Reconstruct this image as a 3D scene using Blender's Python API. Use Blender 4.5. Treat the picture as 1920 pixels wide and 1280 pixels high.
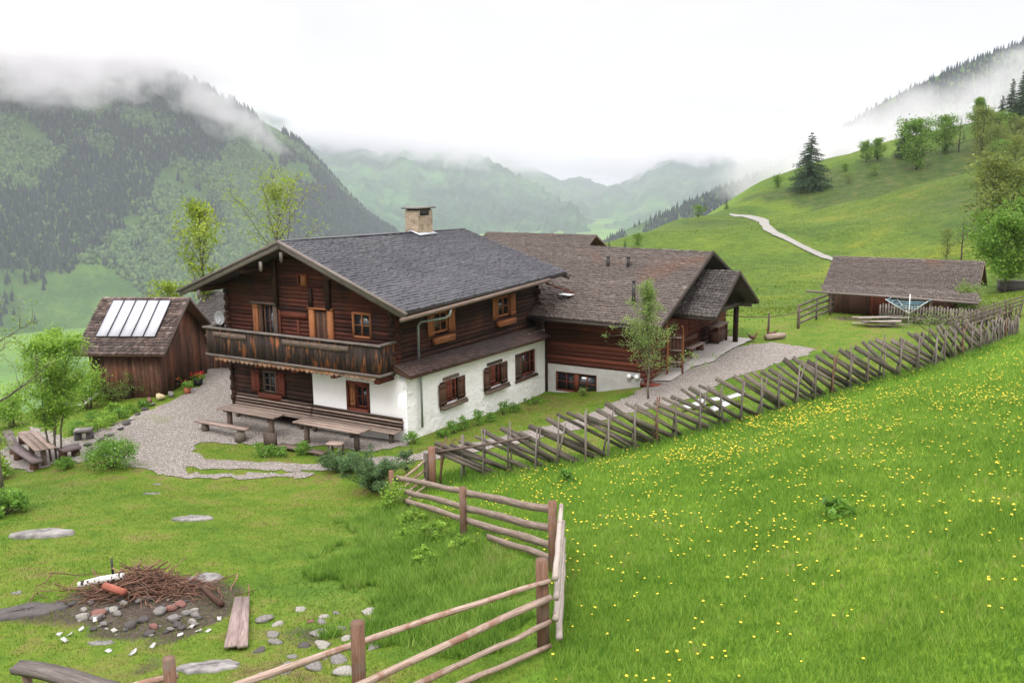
import bpy, math, random
import numpy as np
from mathutils import Vector, Matrix
R = random.Random(7); NR = np.random.RandomState(11)
for o in list(bpy.data.objects): bpy.data.objects.remove(o)
S = bpy.context.scene; COL = S.collection
# ------------------------------------------------------------ camera
FPX, PITCH, ROLL, CAMZ = 1747.0, 0.1832, 0.013, 9.39
cam = bpy.data.cameras.new('camera'); camo = bpy.data.objects.new('camera', cam); COL.objects.link(camo)
cam.sensor_width = 36; cam.lens = 36 * FPX / 1920; cam.clip_start = .1; cam.clip_end = 60000
camo.matrix_world = Matrix.Translation((0, 0, CAMZ)) @ Matrix.Rotation(math.pi / 2 - PITCH, 4, 'X') @ Matrix.Rotation(-ROLL, 4, 'Z')
S.camera = camo
# ------------------------------------------------------------ sky and sun
W = bpy.data.worlds.new('World'); S.world = W; W.use_nodes = True
nt = W.node_tree; N = nt.nodes; L = nt.links; N.clear()
wo = N.new('ShaderNodeOutputWorld'); bg = N.new('ShaderNodeBackground'); L.new(bg.outputs[0], wo.inputs[0])
sky = N.new('ShaderNodeTexSky'); sky.sky_type = 'NISHITA'; sky.sun_disc = False
sky.sun_elevation = math.radians(52); sky.sun_rotation = math.radians(200)
def wm(op, a, b=None):
    n = N.new('ShaderNodeMath'); n.operation = op
    for i, x in enumerate((a, b)):
        if x is None: continue
        if isinstance(x, (int, float)): n.inputs[i].default_value = x
        else: L.new(x, n.inputs[i])
    return n.outputs[0]
tc = N.new('ShaderNodeTexCoord'); sp = N.new('ShaderNodeSeparateXYZ'); L.new(tc.outputs['Generated'], sp.inputs[0])
mp = N.new('ShaderNodeMapping'); mp.inputs['Scale'].default_value = (1, 1, 2.6); L.new(tc.outputs['Generated'], mp.inputs[0])
nz = N.new('ShaderNodeTexNoise'); nz.inputs['Scale'].default_value = 4.5; nz.inputs['Detail'].default_value = 6; nz.inputs['Roughness'].default_value = .55
nz.inputs['Distortion'].default_value = .6; L.new(mp.outputs[0], nz.inputs['Vector'])
grad = wm('ADD', wm('ADD', .60, wm('MULTIPLY', wm('MAXIMUM', sp.outputs[2], 0.0), .35)), wm('MULTIPLY', wm('MAXIMUM', wm('SUBTRACT', sp.outputs[2], .15), 0.0), 2.3))      # an overcast sky is brightest overhead
cl = wm('ADD', .78, wm('MULTIPLY', nz.outputs[0], .47))
lum = wm('MULTIPLY', grad, cl)
cc = N.new('ShaderNodeCombineColor')
L.new(wm('MULTIPLY', lum, 1.035), cc.inputs[0]); L.new(wm('MULTIPLY', lum, .98), cc.inputs[1]); L.new(wm('MULTIPLY', lum, 1.0), cc.inputs[2])
mixw = N.new('ShaderNodeMix'); mixw.data_type = 'RGBA'; mixw.inputs[0].default_value = .97
sk = N.new('ShaderNodeVectorMath'); sk.operation = 'SCALE'; sk.inputs['Scale'].default_value = .1; L.new(sky.outputs[0], sk.inputs[0])
L.new(sk.outputs[0], mixw.inputs['A']); L.new(cc.outputs[0], mixw.inputs['B']); L.new(mixw.outputs['Result'], bg.inputs[0])
sun = bpy.data.lights.new('sun', 'SUN'); sun.energy = 1.5; sun.angle = math.radians(22); sun.color = (1, .97, .92)
suno = bpy.data.objects.new('sun', sun); COL.objects.link(suno); suno.rotation_euler = (math.radians(38), 0, math.radians(-20)); suno.location = (0, 0, 60)
S.view_settings.view_transform = 'Standard'; S.view_settings.look = 'None'; S.view_settings.exposure = .36; S.view_settings.gamma = 1
S.render.engine = 'CYCLES'; cy = S.cycles
cy.max_bounces = 9; cy.diffuse_bounces = 3; cy.glossy_bounces = 2; cy.transmission_bounces = 3; cy.volume_bounces = 8; cy.transparent_max_bounces = 8
cy.caustics_reflective = cy.caustics_refractive = False; cy.use_denoising = True
try: cy.denoiser = 'OPENIMAGEDENOISE'
except Exception: pass
cy.volume_step_rate = 1.0; cy.volume_max_steps = 128
# ------------------------------------------------------------ where a pixel of the 1920 px photograph looks (surveying aid)
_cp, _sp, _cr, _sr = math.cos(PITCH), math.sin(PITCH), math.cos(ROLL), math.sin(ROLL)
def ray(px, py):
    x, y = (px - 960) / FPX, (640 - py) / FPX
    x, y = x * _cr + y * _sr, -x * _sr + y * _cr
    return np.array([x, _cp + y * _sp, -_sp + y * _cp])
def at(px, py, z): r = ray(px, py); return np.array([0, 0, CAMZ]) + r * (z - CAMZ) / r[2]
def atY(px, py, Y): r = ray(px, py); return np.array([0, 0, CAMZ]) + r * Y / r[1]
def atR(px, py, D): r = ray(px, py); return np.array([0, 0, CAMZ]) + r * D / math.hypot(r[0], r[1])
YAW = 0.5486; HO = np.array([-3.705, 31.63, 0.0])          # the farm's own axes: x along the balcony front, y into the house
def wor(x, y, z=0): return HO + np.array([x * math.cos(YAW) + y * math.sin(YAW), -x * math.sin(YAW) + y * math.cos(YAW), z])
def loc(P):
    d = np.array(P) - HO; return np.array([d[0] * math.cos(YAW) - d[1] * math.sin(YAW), d[0] * math.sin(YAW) + d[1] * math.cos(YAW), d[2]])
def pl(px, py, ax, val):                                    # farm axes: pixel ray meets the plane axis = val
    r = ray(px, py); c = loc((0, 0, CAMZ))
    d = np.array([r[0] * math.cos(YAW) - r[1] * math.sin(YAW), r[0] * math.sin(YAW) + r[1] * math.cos(YAW), r[2]])
    return c + d * (val - c[ax]) / d[ax]
# ------------------------------------------------------------ noise and heights
def _hash(ix, iy, seed):
    n = (ix.astype(np.int64) * 374761393 + iy.astype(np.int64) * 668265263 + seed * 1442695041) & 0x7fffffff
    n = ((n ^ (n >> 13)) * 1274126177) & 0x7fffffff
    return ((n ^ (n >> 16)) & 0xffff) / 65535.0
def vnoise(x, y, seed=0):
    x = np.asarray(x, float); y = np.asarray(y, float)
    ix, iy = np.floor(x), np.floor(y); fx, fy = x - ix, y - iy
    fx = fx * fx * (3 - 2 * fx); fy = fy * fy * (3 - 2 * fy)
    a, b, c, d = _hash(ix, iy, seed), _hash(ix + 1, iy, seed), _hash(ix, iy + 1, seed), _hash(ix + 1, iy + 1, seed)
    return (a * (1 - fx) + b * fx) * (1 - fy) + (c * (1 - fx) + d * fx) * fy
def fbm(x, y, o=4, seed=0):
    s = 0; a = .5
    for i in range(o): s = s + a * vnoise(np.asarray(x) * 2 ** i, np.asarray(y) * 2 ** i, seed + i * 7); a *= .5
    return s / (1 - .5 ** o)
CP = []
for p in [(745,831,0),(300,800,0),(230,800,0),(400,740,0),(150,850,.0),(350,705,0),(60,842,-.1),(300,893,.05),(190,885,.3),(60,905,.15),(500,870,.02),(600,880,.05),
          (700,905,.15),(735,945,.3),(808,912,.42),(350,970,.7),(80,1000,.85),(600,1000,.8),(700,1010,.85),(250,1130,1.45),(50,1150,1.4),(450,1220,1.65),
          (450,1120,1.35),(560,1150,1.4),(1018,1180,2.45),(1035,1068,2.35),(868,1002,1.55),(665,1285,2.3),(315,1310,2.15),(900,1120,2.0),(820,1120,1.7),(760,1040,1.2),
          (850,900,.6),(1100,868,1.35),(1200,842,1.6),(1500,760,2.2),(1650,716,2.5),(1750,690,2.8),(1850,656,2.8),(1400,1270,2.95),(1900,1270,3.7),(1900,1000,3.8),
          (1400,1000,2.8),(1400,850,2.35),(1900,800,3.7),(1920,650,3.1),(1180,1270,2.7),(940,850,.75),(-150,1100,1.1),(-150,900,-.1),(-150,820,-1.5),
          (1450,690,1.05),(1300,722,.8),(1520,650,1.1),(1600,640,1.15),(1240,735,.65),(1800,640,1.6),(1380,645,1.15),(1900,590,1.6),(1440,628,1.15)]: CP.append(at(*p))
for p in [(0,0,0),(-9,0,0),(-9,10,-.1),(0,9.8,-.35),(2.5,9.7,-.1),(4.6,9.7,.42),(4.8,15,1.1),(7,18,1.15),(-5,20,-.1),(7,29,1.1),(15,29,1.1),(15,35,1.3),(0,30,.4),(-15,8,-.2),(-22,10,-1.5),(-16,20,-1.2),(-6,4,0)]: CP.append(wor(*p))
for p in [(1450,560,78),(1450,480,112),(1450,420,152),(1500,343,250),(1600,305,255),(1700,285,258),(1920,225,262),(1180,452,130),(1300,410,190),(1380,385,230),(1700,400,130),(1900,400,112),
          (1900,545,70),(1600,440,118),(2150,480,70),(2200,330,150),(2300,200,250),(1560,560,75),(2100,620,34)]: CP.append(atY(*p))
for px_, py_, D_ in ((1590,378,160),(1650,362,160),(1700,349,158),(1760,336,156),(1820,322,154)):
    CP.append(atY(px_, py_, D_)); q_ = atY(px_, py_, D_ + 22); q_[2] -= 5.0; CP.append(q_)
CP += [np.array(p, float) for p in [(-26,45,-3),(-14,60,-3),(0,75,-2.5),(-30,15,-.4),(-14,11,1.3),(-6,8,2.2),(12,4,3.8),(30,10,4.2),(45,20,4.5),(-20,4,1),(12,110,-1.6),(0,4,2.8),(-40,-10,0),(30,-20,6)]]
CP = np.array(CP)
def _phi(r2): return np.where(r2 > 1e-9, .5 * r2 * np.log(r2 + 1e-12), 0)
_n = len(CP); _A = np.zeros((_n + 3, _n + 3)); _xy = CP[:, :2] / 30
_A[:_n, :_n] = _phi(((_xy[:, None] - _xy[None]) ** 2).sum(-1)) + np.eye(_n) * .0015
_A[:_n, _n:] = np.c_[np.ones(_n), _xy]; _A[_n:, :_n] = _A[:_n, _n:].T
_w = np.linalg.solve(_A, np.r_[CP[:, 2], 0, 0, 0])
SH = np.array([(-28, -200), (-28, 10), (-24, 45), (-12, 72), (6, 105), (22, 150), (45, 210), (75, 262), (110, 275), (200, 290), (600, 300)], float)   # rim of the shoulder
def rimdist(x, y):                                          # > 0 outside the shoulder (valley side)
    best = np.full(x.shape, 1e9); sg = np.zeros(x.shape)
    for i in range(len(SH) - 1):
        a, b = SH[i], SH[i + 1]; d = b - a; t = np.clip(((x - a[0]) * d[0] + (y - a[1]) * d[1]) / (d @ d), 0, 1)
        qx, qy = a[0] + t * d[0], a[1] + t * d[1]; q = np.hypot(x - qx, y - qy)
        side = np.sign(d[0] * (y - a[1]) - d[1] * (x - a[0])); m = q < best - 1e-6
        best = np.where(m, q, best); sg = np.where(m, side, sg)
    return best * sg
def H(x, y, rough=True):
    x = np.atleast_1d(np.asarray(x, float)); y = np.atleast_1d(np.asarray(y, float)); sh = x.shape; x = x.ravel(); y = y.ravel()
    rd = rimdist(x, y)
    xc = np.clip(x, -45, 330); yc = np.clip(y, -25, 275)
    u = np.c_[xc, yc] / 30; h = np.zeros(len(x))
    for s in range(0, len(x), 20000):
        e = slice(s, s + 20000)
        h[e] = _phi(((u[e, None] - _xy[None]) ** 2).sum(-1)) @ _w[:_n] + _w[_n] + u[e] @ _w[_n + 1:]
    h = np.clip(h, -40, 60)
    far = np.clip(rd, 0, None)
    h = np.where(rd > 0, h * np.exp(-far / 200), h) - .62 * (np.sqrt(far ** 2 + 36) - 6) * (far > 0)
    if rough:
        near = np.exp(-(x ** 2 + y ** 2) / 85 ** 2)
        h = h + (fbm(x / 1.3, y / 1.3, 3, 3) - .5) * .07 + (fbm(x / 9, y / 9, 3, 9) - .5) * (.22 * near) + (fbm(x / 28, y / 28, 3, 19) - .5) * 2.6 * (1 - near) ** 2
    v = -300 + (fbm(x / 400, y / 400, 3, 5) - .5) * 14
    k = 6.0; m = np.maximum(h, v)
    h = m + k * np.log1p(np.exp(-np.abs(h - v) / k)) * (np.abs(h - v) < 60)
    return h.reshape(sh)
def hz(x, y): return float(H([x], [y])[0])
def on(px, py, y0=6.0, y1=420.0):                           # the point of the ground a pixel looks at
    r = ray(px, py); t = np.geomspace(y0, y1, 500) / r[1]
    g = CAMZ + r[2] * t - H(r[0] * t, r[1] * t); i = int(np.argmax(g < 0))
    if g[i] >= 0: i = 499
    a, b = t[max(i - 1, 0)], t[i]
    for _ in range(14):
        m = (a + b) / 2
        if CAMZ + r[2] * m - H(r[0] * m, r[1] * m)[0] > 0: a = m
        else: b = m
    return np.array([r[0] * a, r[1] * a, CAMZ + r[2] * a])
# ------------------------------------------------------------ objects
def tag(o, label=None, cat=None, group=None, kind=None):
    if label: o['label'] = label
    if cat: o['category'] = cat
    if group: o['group'] = group
    if kind: o['kind'] = kind
    return o
def empty(name, p=(0, 0, 0), rz=0, label=None, cat=None, group=None):
    o = bpy.data.objects.new(name, None); COL.objects.link(o); o.location = tuple(float(c) for c in p); o.rotation_euler = (0, 0, rz)
    o.empty_display_size = .2
    return tag(o, label, cat, group)
def mesh_np(name, v, f, mats, rnd=None, mi=None, uv=None, smooth=False, attrs=None):
    """v (n,3); f list of lists or (m,k) array"""
    me = bpy.data.meshes.new(name); v = np.asarray(v, np.float32)
    if isinstance(f, np.ndarray):
        k = f.shape[1]; nf = len(f); loops = f.astype(np.int32).ravel(); ls = np.arange(nf, dtype=np.int32) * k
    else:
        nf = len(f); cnt = np.array([len(q) for q in f], np.int32); loops = np.array([i for q in f for i in q], np.int32); ls = np.r_[0, np.cumsum(cnt)[:-1]].astype(np.int32)
    me.vertices.add(len(v)); me.vertices.foreach_set('co', v.ravel())
    me.loops.add(len(loops)); me.loops.foreach_set('vertex_index', loops)
    me.polygons.add(nf); me.polygons.foreach_set('loop_start', ls)
    if mi is not None: me.polygons.foreach_set('material_index', np.asarray(mi, np.int32))
    if smooth: me.polygons.foreach_set('use_smooth', np.ones(nf, bool))
    if rnd is not None:
        at_ = me.attributes.new('rnd', 'FLOAT', 'FACE'); at_.data.foreach_set('value', np.asarray(rnd, np.float32))
    for k_, a_ in (attrs or {}).items():
        at_ = me.attributes.new(k_, 'FLOAT', 'POINT'); at_.data.foreach_set('value', np.asarray(a_, np.float32))
    if uv is not None:
        ul = me.uv_layers.new(name='UVMap'); ul.data.foreach_set('uv', np.asarray(uv, np.float32).ravel())
    me.update(calc_edges=True)
    for m in (mats if isinstance(mats, (list, tuple)) else [mats]): me.materials.append(m)
    return me
class MB:
    def __init__(s): s.v = []; s.f = []; s.uv = []; s.r = []; s.m = []; s.nv = 0
    def add(s, vs, fs, uvs=None, rnd=None, mi=0):
        b = s.nv; s.v.extend([tuple(map(float, p)) for p in vs]); s.nv += len(vs)
        rnd = R.random() if rnd is None else rnd
        for k, q in enumerate(fs):
            s.f.append([b + i for i in q])
            s.uv.extend(uvs[k] if uvs is not None else [(0, 0)] * len(q)); s.r.append(rnd); s.m.append(mi)
    def beam(s, p0, p1, w, h, up=(0, 0, 1), rnd=None, mi=0, w1=None, h1=None, warp=0):
        """board from p0 to p1; w across, h along up"""
        p0 = np.array(p0, float); p1 = np.array(p1, float); d = p1 - p0; Ln = np.linalg.norm(d) or 1e-6; d /= Ln
        up = np.array(up, float); sd = np.cross(d, up)
        if np.linalg.norm(sd) < 1e-4: up = np.array([1., 0, 0]); sd = np.cross(d, up)
        sd /= np.linalg.norm(sd); u2 = np.cross(sd, d)
        vs = []
        for p, ww, hh in ((p0, w, h), (p1, w1 or w, h1 or h)):
            for a, b in ((-1, -1), (1, -1), (1, 1), (-1, 1)): vs.append(p + sd * a * ww / 2 + u2 * b * hh / 2)
        if warp: vs = [q + NR.randn(3) * warp for q in vs]
        fs = [(3, 2, 1, 0), (4, 5, 6, 7), (0, 1, 5, 4), (1, 2, 6, 5), (2, 3, 7, 6), (3, 0, 4, 7)]
        o = R.random() * 40; o2 = R.random() * 40
        uv = [[(o, o2), (o + w, o2), (o + w, o2 + h), (o, o2 + h)]] * 2
        for a in (w, h, w, h): uv.append([(o, o2), (o, o2 + a), (o + Ln, o2 + a), (o + Ln, o2)])
        s.add(vs, fs, uv, rnd, mi)
    def box(s, c, sz, rnd=None, mi=0, rz=0):
        c = np.array(c, float); x, y, z = sz
        if x >= y and x >= z: d = np.array([math.cos(rz), math.sin(rz), 0]); s.beam(c - d * x / 2, c + d * x / 2, y, z, (0, 0, 1), rnd, mi)
        elif y >= z: d = np.array([-math.sin(rz), math.cos(rz), 0]); s.beam(c - d * y / 2, c + d * y / 2, x, z, (0, 0, 1), rnd, mi)
        else: s.beam(c - np.array([0, 0, z / 2]), c + np.array([0, 0, z / 2]), x, y, (-math.sin(rz), math.cos(rz), 0), rnd, mi)
    def tube(s, pts, rad, n=7, rnd=None, mi=0, cap=True, jit=0):
        pts = [np.array(p, float) for p in pts]; m = len(pts)
        rad = [rad] * m if isinstance(rad, (int, float)) else list(rad)
        vs = []; Ls = [0]
        for i in range(1, m): Ls.append(Ls[-1] + np.linalg.norm(pts[i] - pts[i - 1]))
        ref = None
        for i in range(m):
            d = pts[min(i + 1, m - 1)] - pts[max(i - 1, 0)]; d = d / (np.linalg.norm(d) or 1)
            if ref is None: ref = np.array([0, 0, 1.]) if abs(d[2]) < .9 else np.array([1., 0, 0])
            a = np.cross(d, ref); a /= np.linalg.norm(a); b = np.cross(d, a); ref = -b if False else ref
            for k in range(n):
                t = 2 * math.pi * k / n; r_ = rad[i] * (1 + (R.uniform(-jit, jit) if jit else 0)); vs.append(pts[i] + (a * math.cos(t) + b * math.sin(t)) * r_)
        fs = []; uv = []; o = R.random() * 30; cir = 2 * math.pi * max(rad)
        for i in range(m - 1):
            for k in range(n):
                k2 = (k + 1) % n; fs.append((i * n + k, i * n + k2, (i + 1) * n + k2, (i + 1) * n + k))
                v0, v1 = cir * k / n, cir * (k + 1) / n; uv.append([(o + Ls[i], v0), (o + Ls[i], v1), (o + Ls[i + 1], v1), (o + Ls[i + 1], v0)])
        if cap:
            fs.append(tuple(range(n))[::-1]); uv.append([(o + .02 * math.cos(k), .3 + .02 * math.sin(k)) for k in range(n)])
            fs.append(tuple((m - 1) * n + k for k in range(n))); uv.append([(o + .02 * math.cos(k), .3 + .02 * math.sin(k)) for k in range(n)])
        s.add(vs, fs, uv, rnd, mi)
    def quad(s, a, b, c, d, rnd=None, mi=0):
        a, b, c, d = [np.array(q, float) for q in (a, b, c, d)]; l1 = np.linalg.norm(b - a); l2 = np.linalg.norm(d - a)
        s.add([a, b, c, d], [(0, 1, 2, 3)], [[(0, 0), (l1, 0), (l1, l2), (0, l2)]], rnd, mi)
    def prism(s, poly, d, rnd=None, mi=0):
        """closed prism: planar polygon extruded by vector d"""
        poly = [np.array(p, float) for p in poly]; d = np.array(d, float); n = len(poly)
        nrm = sum((np.cross(poly[i], poly[(i + 1) % n]) for i in range(n)), np.zeros(3))
        if nrm @ d > 0: poly = poly[::-1]
        vs = poly + [p + d for p in poly]; fs = [tuple(range(n)), tuple(range(2 * n - 1, n - 1, -1))]
        ax = np.argsort(np.ptp(np.array(poly), axis=0))[::-1][:2]
        def U(q): return (q[ax[0]], q[ax[1]])
        uv = [[U(vs[i]) for i in f] for f in fs]; Ld = np.linalg.norm(d)
        for i in range(n):
            j = (i + 1) % n; fs.append((j, i, n + i, n + j)); l = np.linalg.norm(poly[j] - poly[i]); uv.append([(l, 0), (0, 0), (0, Ld), (l, Ld)])
        s.add(vs, fs, uv, rnd, mi)
    def rock(s, c, rx, ry, rz, rnd=None, mi=0, seed=None, rot=None, sub=2):
        sd = R.randint(0, 99999) if seed is None else seed
        v, f = ICO[sub]; rs = np.random.RandomState(sd)
        dirs = rs.randn(9, 3); dirs /= np.linalg.norm(dirs, axis=1)[:, None]; hs = rs.uniform(.42, .85, 9)
        q = v.copy()
        for d_, h_ in zip(dirs, hs):                       # knock flat facets off a ball
            k = q @ d_; q -= np.where(k > h_, k - h_, 0)[:, None] * d_
        q *= 1 + rs.uniform(-.05, .05, (len(q), 1)); q *= (rx, ry, rz)
        t = rs.uniform(0, 6.28) if rot is None else rot; q = q @ np.array([[math.cos(t), math.sin(t), 0], [-math.sin(t), math.cos(t), 0], [0, 0, 1]])
        s.add(q + np.array(c), [tuple(x) for x in f], None, rnd, mi)
    def build(s, name, mats, parent=None, smooth=False, label=None, cat=None, group=None, kind=None, loc_=None, rz=0):
        me = mesh_np(name, np.array(s.v, np.float32).reshape(-1, 3), s.f, mats, s.r, s.m, s.uv, smooth)
        o = bpy.data.objects.new(name, me); COL.objects.link(o)
        if parent is not None: o.parent = parent
        if loc_ is not None: o.location = tuple(map(float, loc_))
        o.rotation_euler = (0, 0, rz) if rz else o.rotation_euler
        return tag(o, label, cat, group, kind)
def _ico(n):
    import bmesh
    bm = bmesh.new(); bmesh.ops.create_icosphere(bm, subdivisions=n, radius=1)
    v = np.array([p.co[:] for p in bm.verts]); f = np.array([[q.index for q in p.verts] for p in bm.faces]); bm.free(); return v, f
ICO = {n: _ico(n) for n in (1, 2, 3)}
def copy_tree(o, parent=None):
    c = o.copy(); COL.objects.link(c)
    if parent is not None: c.parent = parent
    for ch in [x for x in bpy.data.objects if x.parent == o]: copy_tree(ch, c)
    return c
# ------------------------------------------------------------ materials
class NT:
    def __init__(s, name):
        s.m = bpy.data.materials.new(name); s.m.use_nodes = True; s.n = s.m.node_tree.nodes; s.l = s.m.node_tree.links; s.n.clear()
        s.out = s.n.new('ShaderNodeOutputMaterial'); s.b = s.n.new('ShaderNodeBsdfPrincipled'); s.l.new(s.b.outputs[0], s.out.inputs[0])
    def put(s, i, x):
        if hasattr(x, 'is_linked') or isinstance(x, bpy.types.NodeSocket): s.l.new(x, i)
        elif isinstance(x, (tuple, list)): i.default_value = tuple(x) + ((1,) if len(x) == 3 and len(i.default_value) == 4 else ())
        else: i.default_value = x
    def tc(s, k='Object', scale=None, locn=None):
        t = s.n.new('ShaderNodeTexCoord').outputs[k]
        if scale is None: return t
        m = s.n.new('ShaderNodeMapping'); s.l.new(t, m.inputs[0]); m.inputs['Scale'].default_value = scale if isinstance(scale, (tuple, list)) else (scale,) * 3
        if locn: m.inputs['Location'].default_value = locn
        return m.outputs[0]
    def noise(s, vec, scale=1, detail=4, rough=.55, dist=0, col=False):
        n = s.n.new('ShaderNodeTexNoise'); s.put(n.inputs['Vector'], vec); n.inputs['Scale'].default_value = scale; n.inputs['Detail'].default_value = detail
        n.inputs['Roughness'].default_value = rough; n.inputs['Distortion'].default_value = dist; return n.outputs['Color' if col else 0]
    def voro(s, vec, scale=1, out='Color', feature='F1'):
        n = s.n.new('ShaderNodeTexVoronoi'); s.put(n.inputs['Vector'], vec); n.inputs['Scale'].default_value = scale; n.feature = feature; return n.outputs[out]
    def attr(s, k): n = s.n.new('ShaderNodeAttribute'); n.attribute_name = k; return n.outputs['Fac']
    def math(s, op, a, b=0.0, clamp=False):
        n = s.n.new('ShaderNodeMath'); n.operation = op; n.use_clamp = clamp; s.put(n.inputs[0], a); s.put(n.inputs[1], b); return n.outputs[0]
    def rng(s, v, a, b, c=0.0, d=1.0):
        n = s.n.new('ShaderNodeMapRange'); s.put(n.inputs[0], v)
        for i, x in enumerate((a, b, c, d)): n.inputs[i + 1].default_value = x
        return n.outputs[0]
    def ramp(s, v, stops, interp='LINEAR'):
        n = s.n.new('ShaderNodeValToRGB'); n.color_ramp.interpolation = interp; e = n.color_ramp.elements
        while len(e) < len(stops): e.new(.5)
        for q, (p, c) in zip(e, stops): q.position = p; q.color = tuple(c) + (1,)
        s.put(n.inputs[0], v); return n.outputs[0]
    def mix(s, f, a, b, mode='MIX'):
        n = s.n.new('ShaderNodeMix'); n.data_type = 'RGBA'; n.blend_type = mode; s.put(n.inputs[0], f); s.put(n.inputs[6], a); s.put(n.inputs[7], b); return n.outputs[2]
    def scale(s, c, f):
        n = s.n.new('ShaderNodeVectorMath'); n.operation = 'SCALE'; s.put(n.inputs[0], c); s.put(n.inputs['Scale'], f); return n.outputs[0]
    def bump(s, h, strength=.5, dist=.02):
        n = s.n.new('ShaderNodeBump'); s.put(n.inputs['Height'], h); n.inputs['Strength'].default_value = strength; n.inputs['Distance'].default_value = dist
        s.l.new(n.outputs[0], s.b.inputs['Normal']); return n
    def fin(s, col, rough=.8, spec=.3):
        s.put(s.b.inputs['Base Color'], col); s.put(s.b.inputs['Roughness'], rough); s.b.inputs['Specular IOR Level'].default_value = spec; return s.m
def wood(name, dark, mid, light, streak=16, rough=.75, blotch=None, bscale=1.2, bthr=(.5, .62), rvar=.45, spec=.25, bvec=(1, 1, 1)):
    t = NT(name); uv = t.tc('UV', (1.0, streak, 1)); n = t.noise(uv, 2.2, 6, .62, .4); f = t.noise(t.tc('UV', (6, 70, 1)), 1.5, 3, .6)
    c = t.ramp(t.math('ADD', t.math('MULTIPLY', n, .75), t.math('MULTIPLY', f, .28)), [(.3, dark), (.52, mid), (.74, light)])
    if blotch:
        b = t.noise(t.tc('Object', bvec), bscale, 6, .65, .5); c = t.mix(t.rng(b, *bthr), c, t.mix(.35, blotch, c))
    c = t.scale(c, t.rng(t.attr('rnd'), 0, 1, 1 - rvar, 1 + rvar))
    t.bump(n, .5, .012); return t.fin(c, rough, spec)
def shingle(name, stops, blotch, bscale=.5, bthr=(.5, .7), rough=.6, bmix=.6, spec=.4):
    t = NT(name); c = t.ramp(t.attr('rnd'), stops); f = t.noise(t.tc('Object', (14, 14, 14)), 1.5, 4, .7)
    c = t.scale(c, t.rng(f, .3, .7, .75, 1.25)); b = t.noise(t.tc('Object'), bscale, 5, .65, .6)
    c = t.mix(t.math('MULTIPLY', t.rng(b, *bthr), bmix), c, blotch); t.bump(f, .5, .01); return t.fin(c, rough, spec)
def flat(name, col, rough=.6, var=.12, scale=6, metal=0, spec=.4):
    t = NT(name); n = t.noise(t.tc('Object'), scale, 6, .68, .3); t.bump(n, .7 if name.startswith('stone') else .25, .04 if name.startswith('stone') else .01); t.b.inputs['Metallic'].default_value = metal
    return t.fin(t.scale(t.mix(0.0, col, col), t.rng(n, .3, .7, 1 - var, 1 + var)), t.rng(n, .3, .7, rough * .85, min(1, rough * 1.15)), spec)
def leaf(name, stops, trans=.42, rough=.55, bscale=.8):
    t = NT(name); n = t.noise(t.tc('Object'), bscale, 3, .6)
    c = t.ramp(t.math('ADD', t.math('MULTIPLY', t.attr('rnd'), .7), t.math('MULTIPLY', n, .3)), stops)
    c = t.scale(c, 1.35); t.fin(c, rough, .3); tr = t.n.new('ShaderNodeBsdfTranslucent'); t.put(tr.inputs[0], t.scale(c, 1.1)); mx = t.n.new('ShaderNodeMixShader'); mx.inputs[0].default_value = trans
    t.l.new(t.b.outputs[0], mx.inputs[1]); t.l.new(tr.outputs[0], mx.inputs[2]); t.l.new(mx.outputs[0], t.out.inputs[0]); return t.m
M = {}
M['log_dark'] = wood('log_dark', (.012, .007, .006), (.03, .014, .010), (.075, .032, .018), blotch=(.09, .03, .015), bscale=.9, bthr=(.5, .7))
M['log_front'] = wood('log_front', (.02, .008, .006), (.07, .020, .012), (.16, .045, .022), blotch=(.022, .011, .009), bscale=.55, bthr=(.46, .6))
M['log_red'] = wood('log_red', (.04, .013, .009), (.105, .028, .016), (.19, .058, .03), blotch=(.03, .014, .012), bscale=.6, bthr=(.52, .7))
M['wood_orange'] = wood('wood_orange', (.14, .05, .02), (.30, .115, .045), (.45, .20, .09), rvar=.25)
M['wood_redbrown'] = wood('wood_redbrown', (.06, .016, .01), (.14, .035, .02), (.24, .07, .035), rvar=.3)
M['wood_brown'] = wood('wood_brown', (.035, .018, .012), (.09, .045, .028), (.17, .09, .055), rvar=.35)
M['wood_grey'] = wood('wood_grey', (.06, .05, .045), (.16, .135, .12), (.28, .245, .22), rvar=.3)
M['wood_greybrown'] = wood('wood_greybrown', (.05, .035, .028), (.125, .09, .07), (.23, .18, .145), rvar=.35)
M['wood_balcony'] = wood('wood_balcony', (.010, .009, .009), (.032, .022, .018), (.085, .05, .032), blotch=(.34, .12, .035), bscale=1.3, bthr=(.53, .60), streak=10, rvar=.5, bvec=(3.2, 3.2, .8))
M['wood_shed'] = wood('wood_shed', (.03, .016, .012), (.085, .040, .026), (.18, .10, .065), blotch=(.19, .075, .04), bscale=.9, bthr=(.5, .62), streak=10, rvar=.5, bvec=(1.5, 1.5, .5))
M['wood_fence'] = wood('wood_fence', (.05, .042, .034), (.125, .105, .085), (.235, .20, .165), blotch=(.07, .075, .045), bscale=1.5, rvar=.4)
M['wood_post'] = wood('wood_post', (.065, .034, .022), (.155, .082, .052), (.27, .155, .105), blotch=(.15, .125, .105), bscale=2.5, bthr=(.48, .66), rvar=.2)
M['wood_rail'] = wood('wood_rail', (.12, .075, .055), (.29, .215, .17), (.46, .38, .32), blotch=(.17, .075, .045), bscale=3.2, bthr=(.50, .60), rvar=.15)
M['wood_pale'] = wood('wood_pale', (0.234, 0.195, 0.164), (0.359, 0.312, 0.273), (0.484, 0.437, 0.39), blotch=(0.195, 0.117, 0.078), bscale=3, bthr=(.6, .66), rvar=.12)
M['wood_bench'] = wood('wood_bench', (0.112, 0.075, 0.0625), (0.263, 0.2, 0.163), (0.45, 0.362, 0.312), rvar=.2, streak=20)
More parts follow.
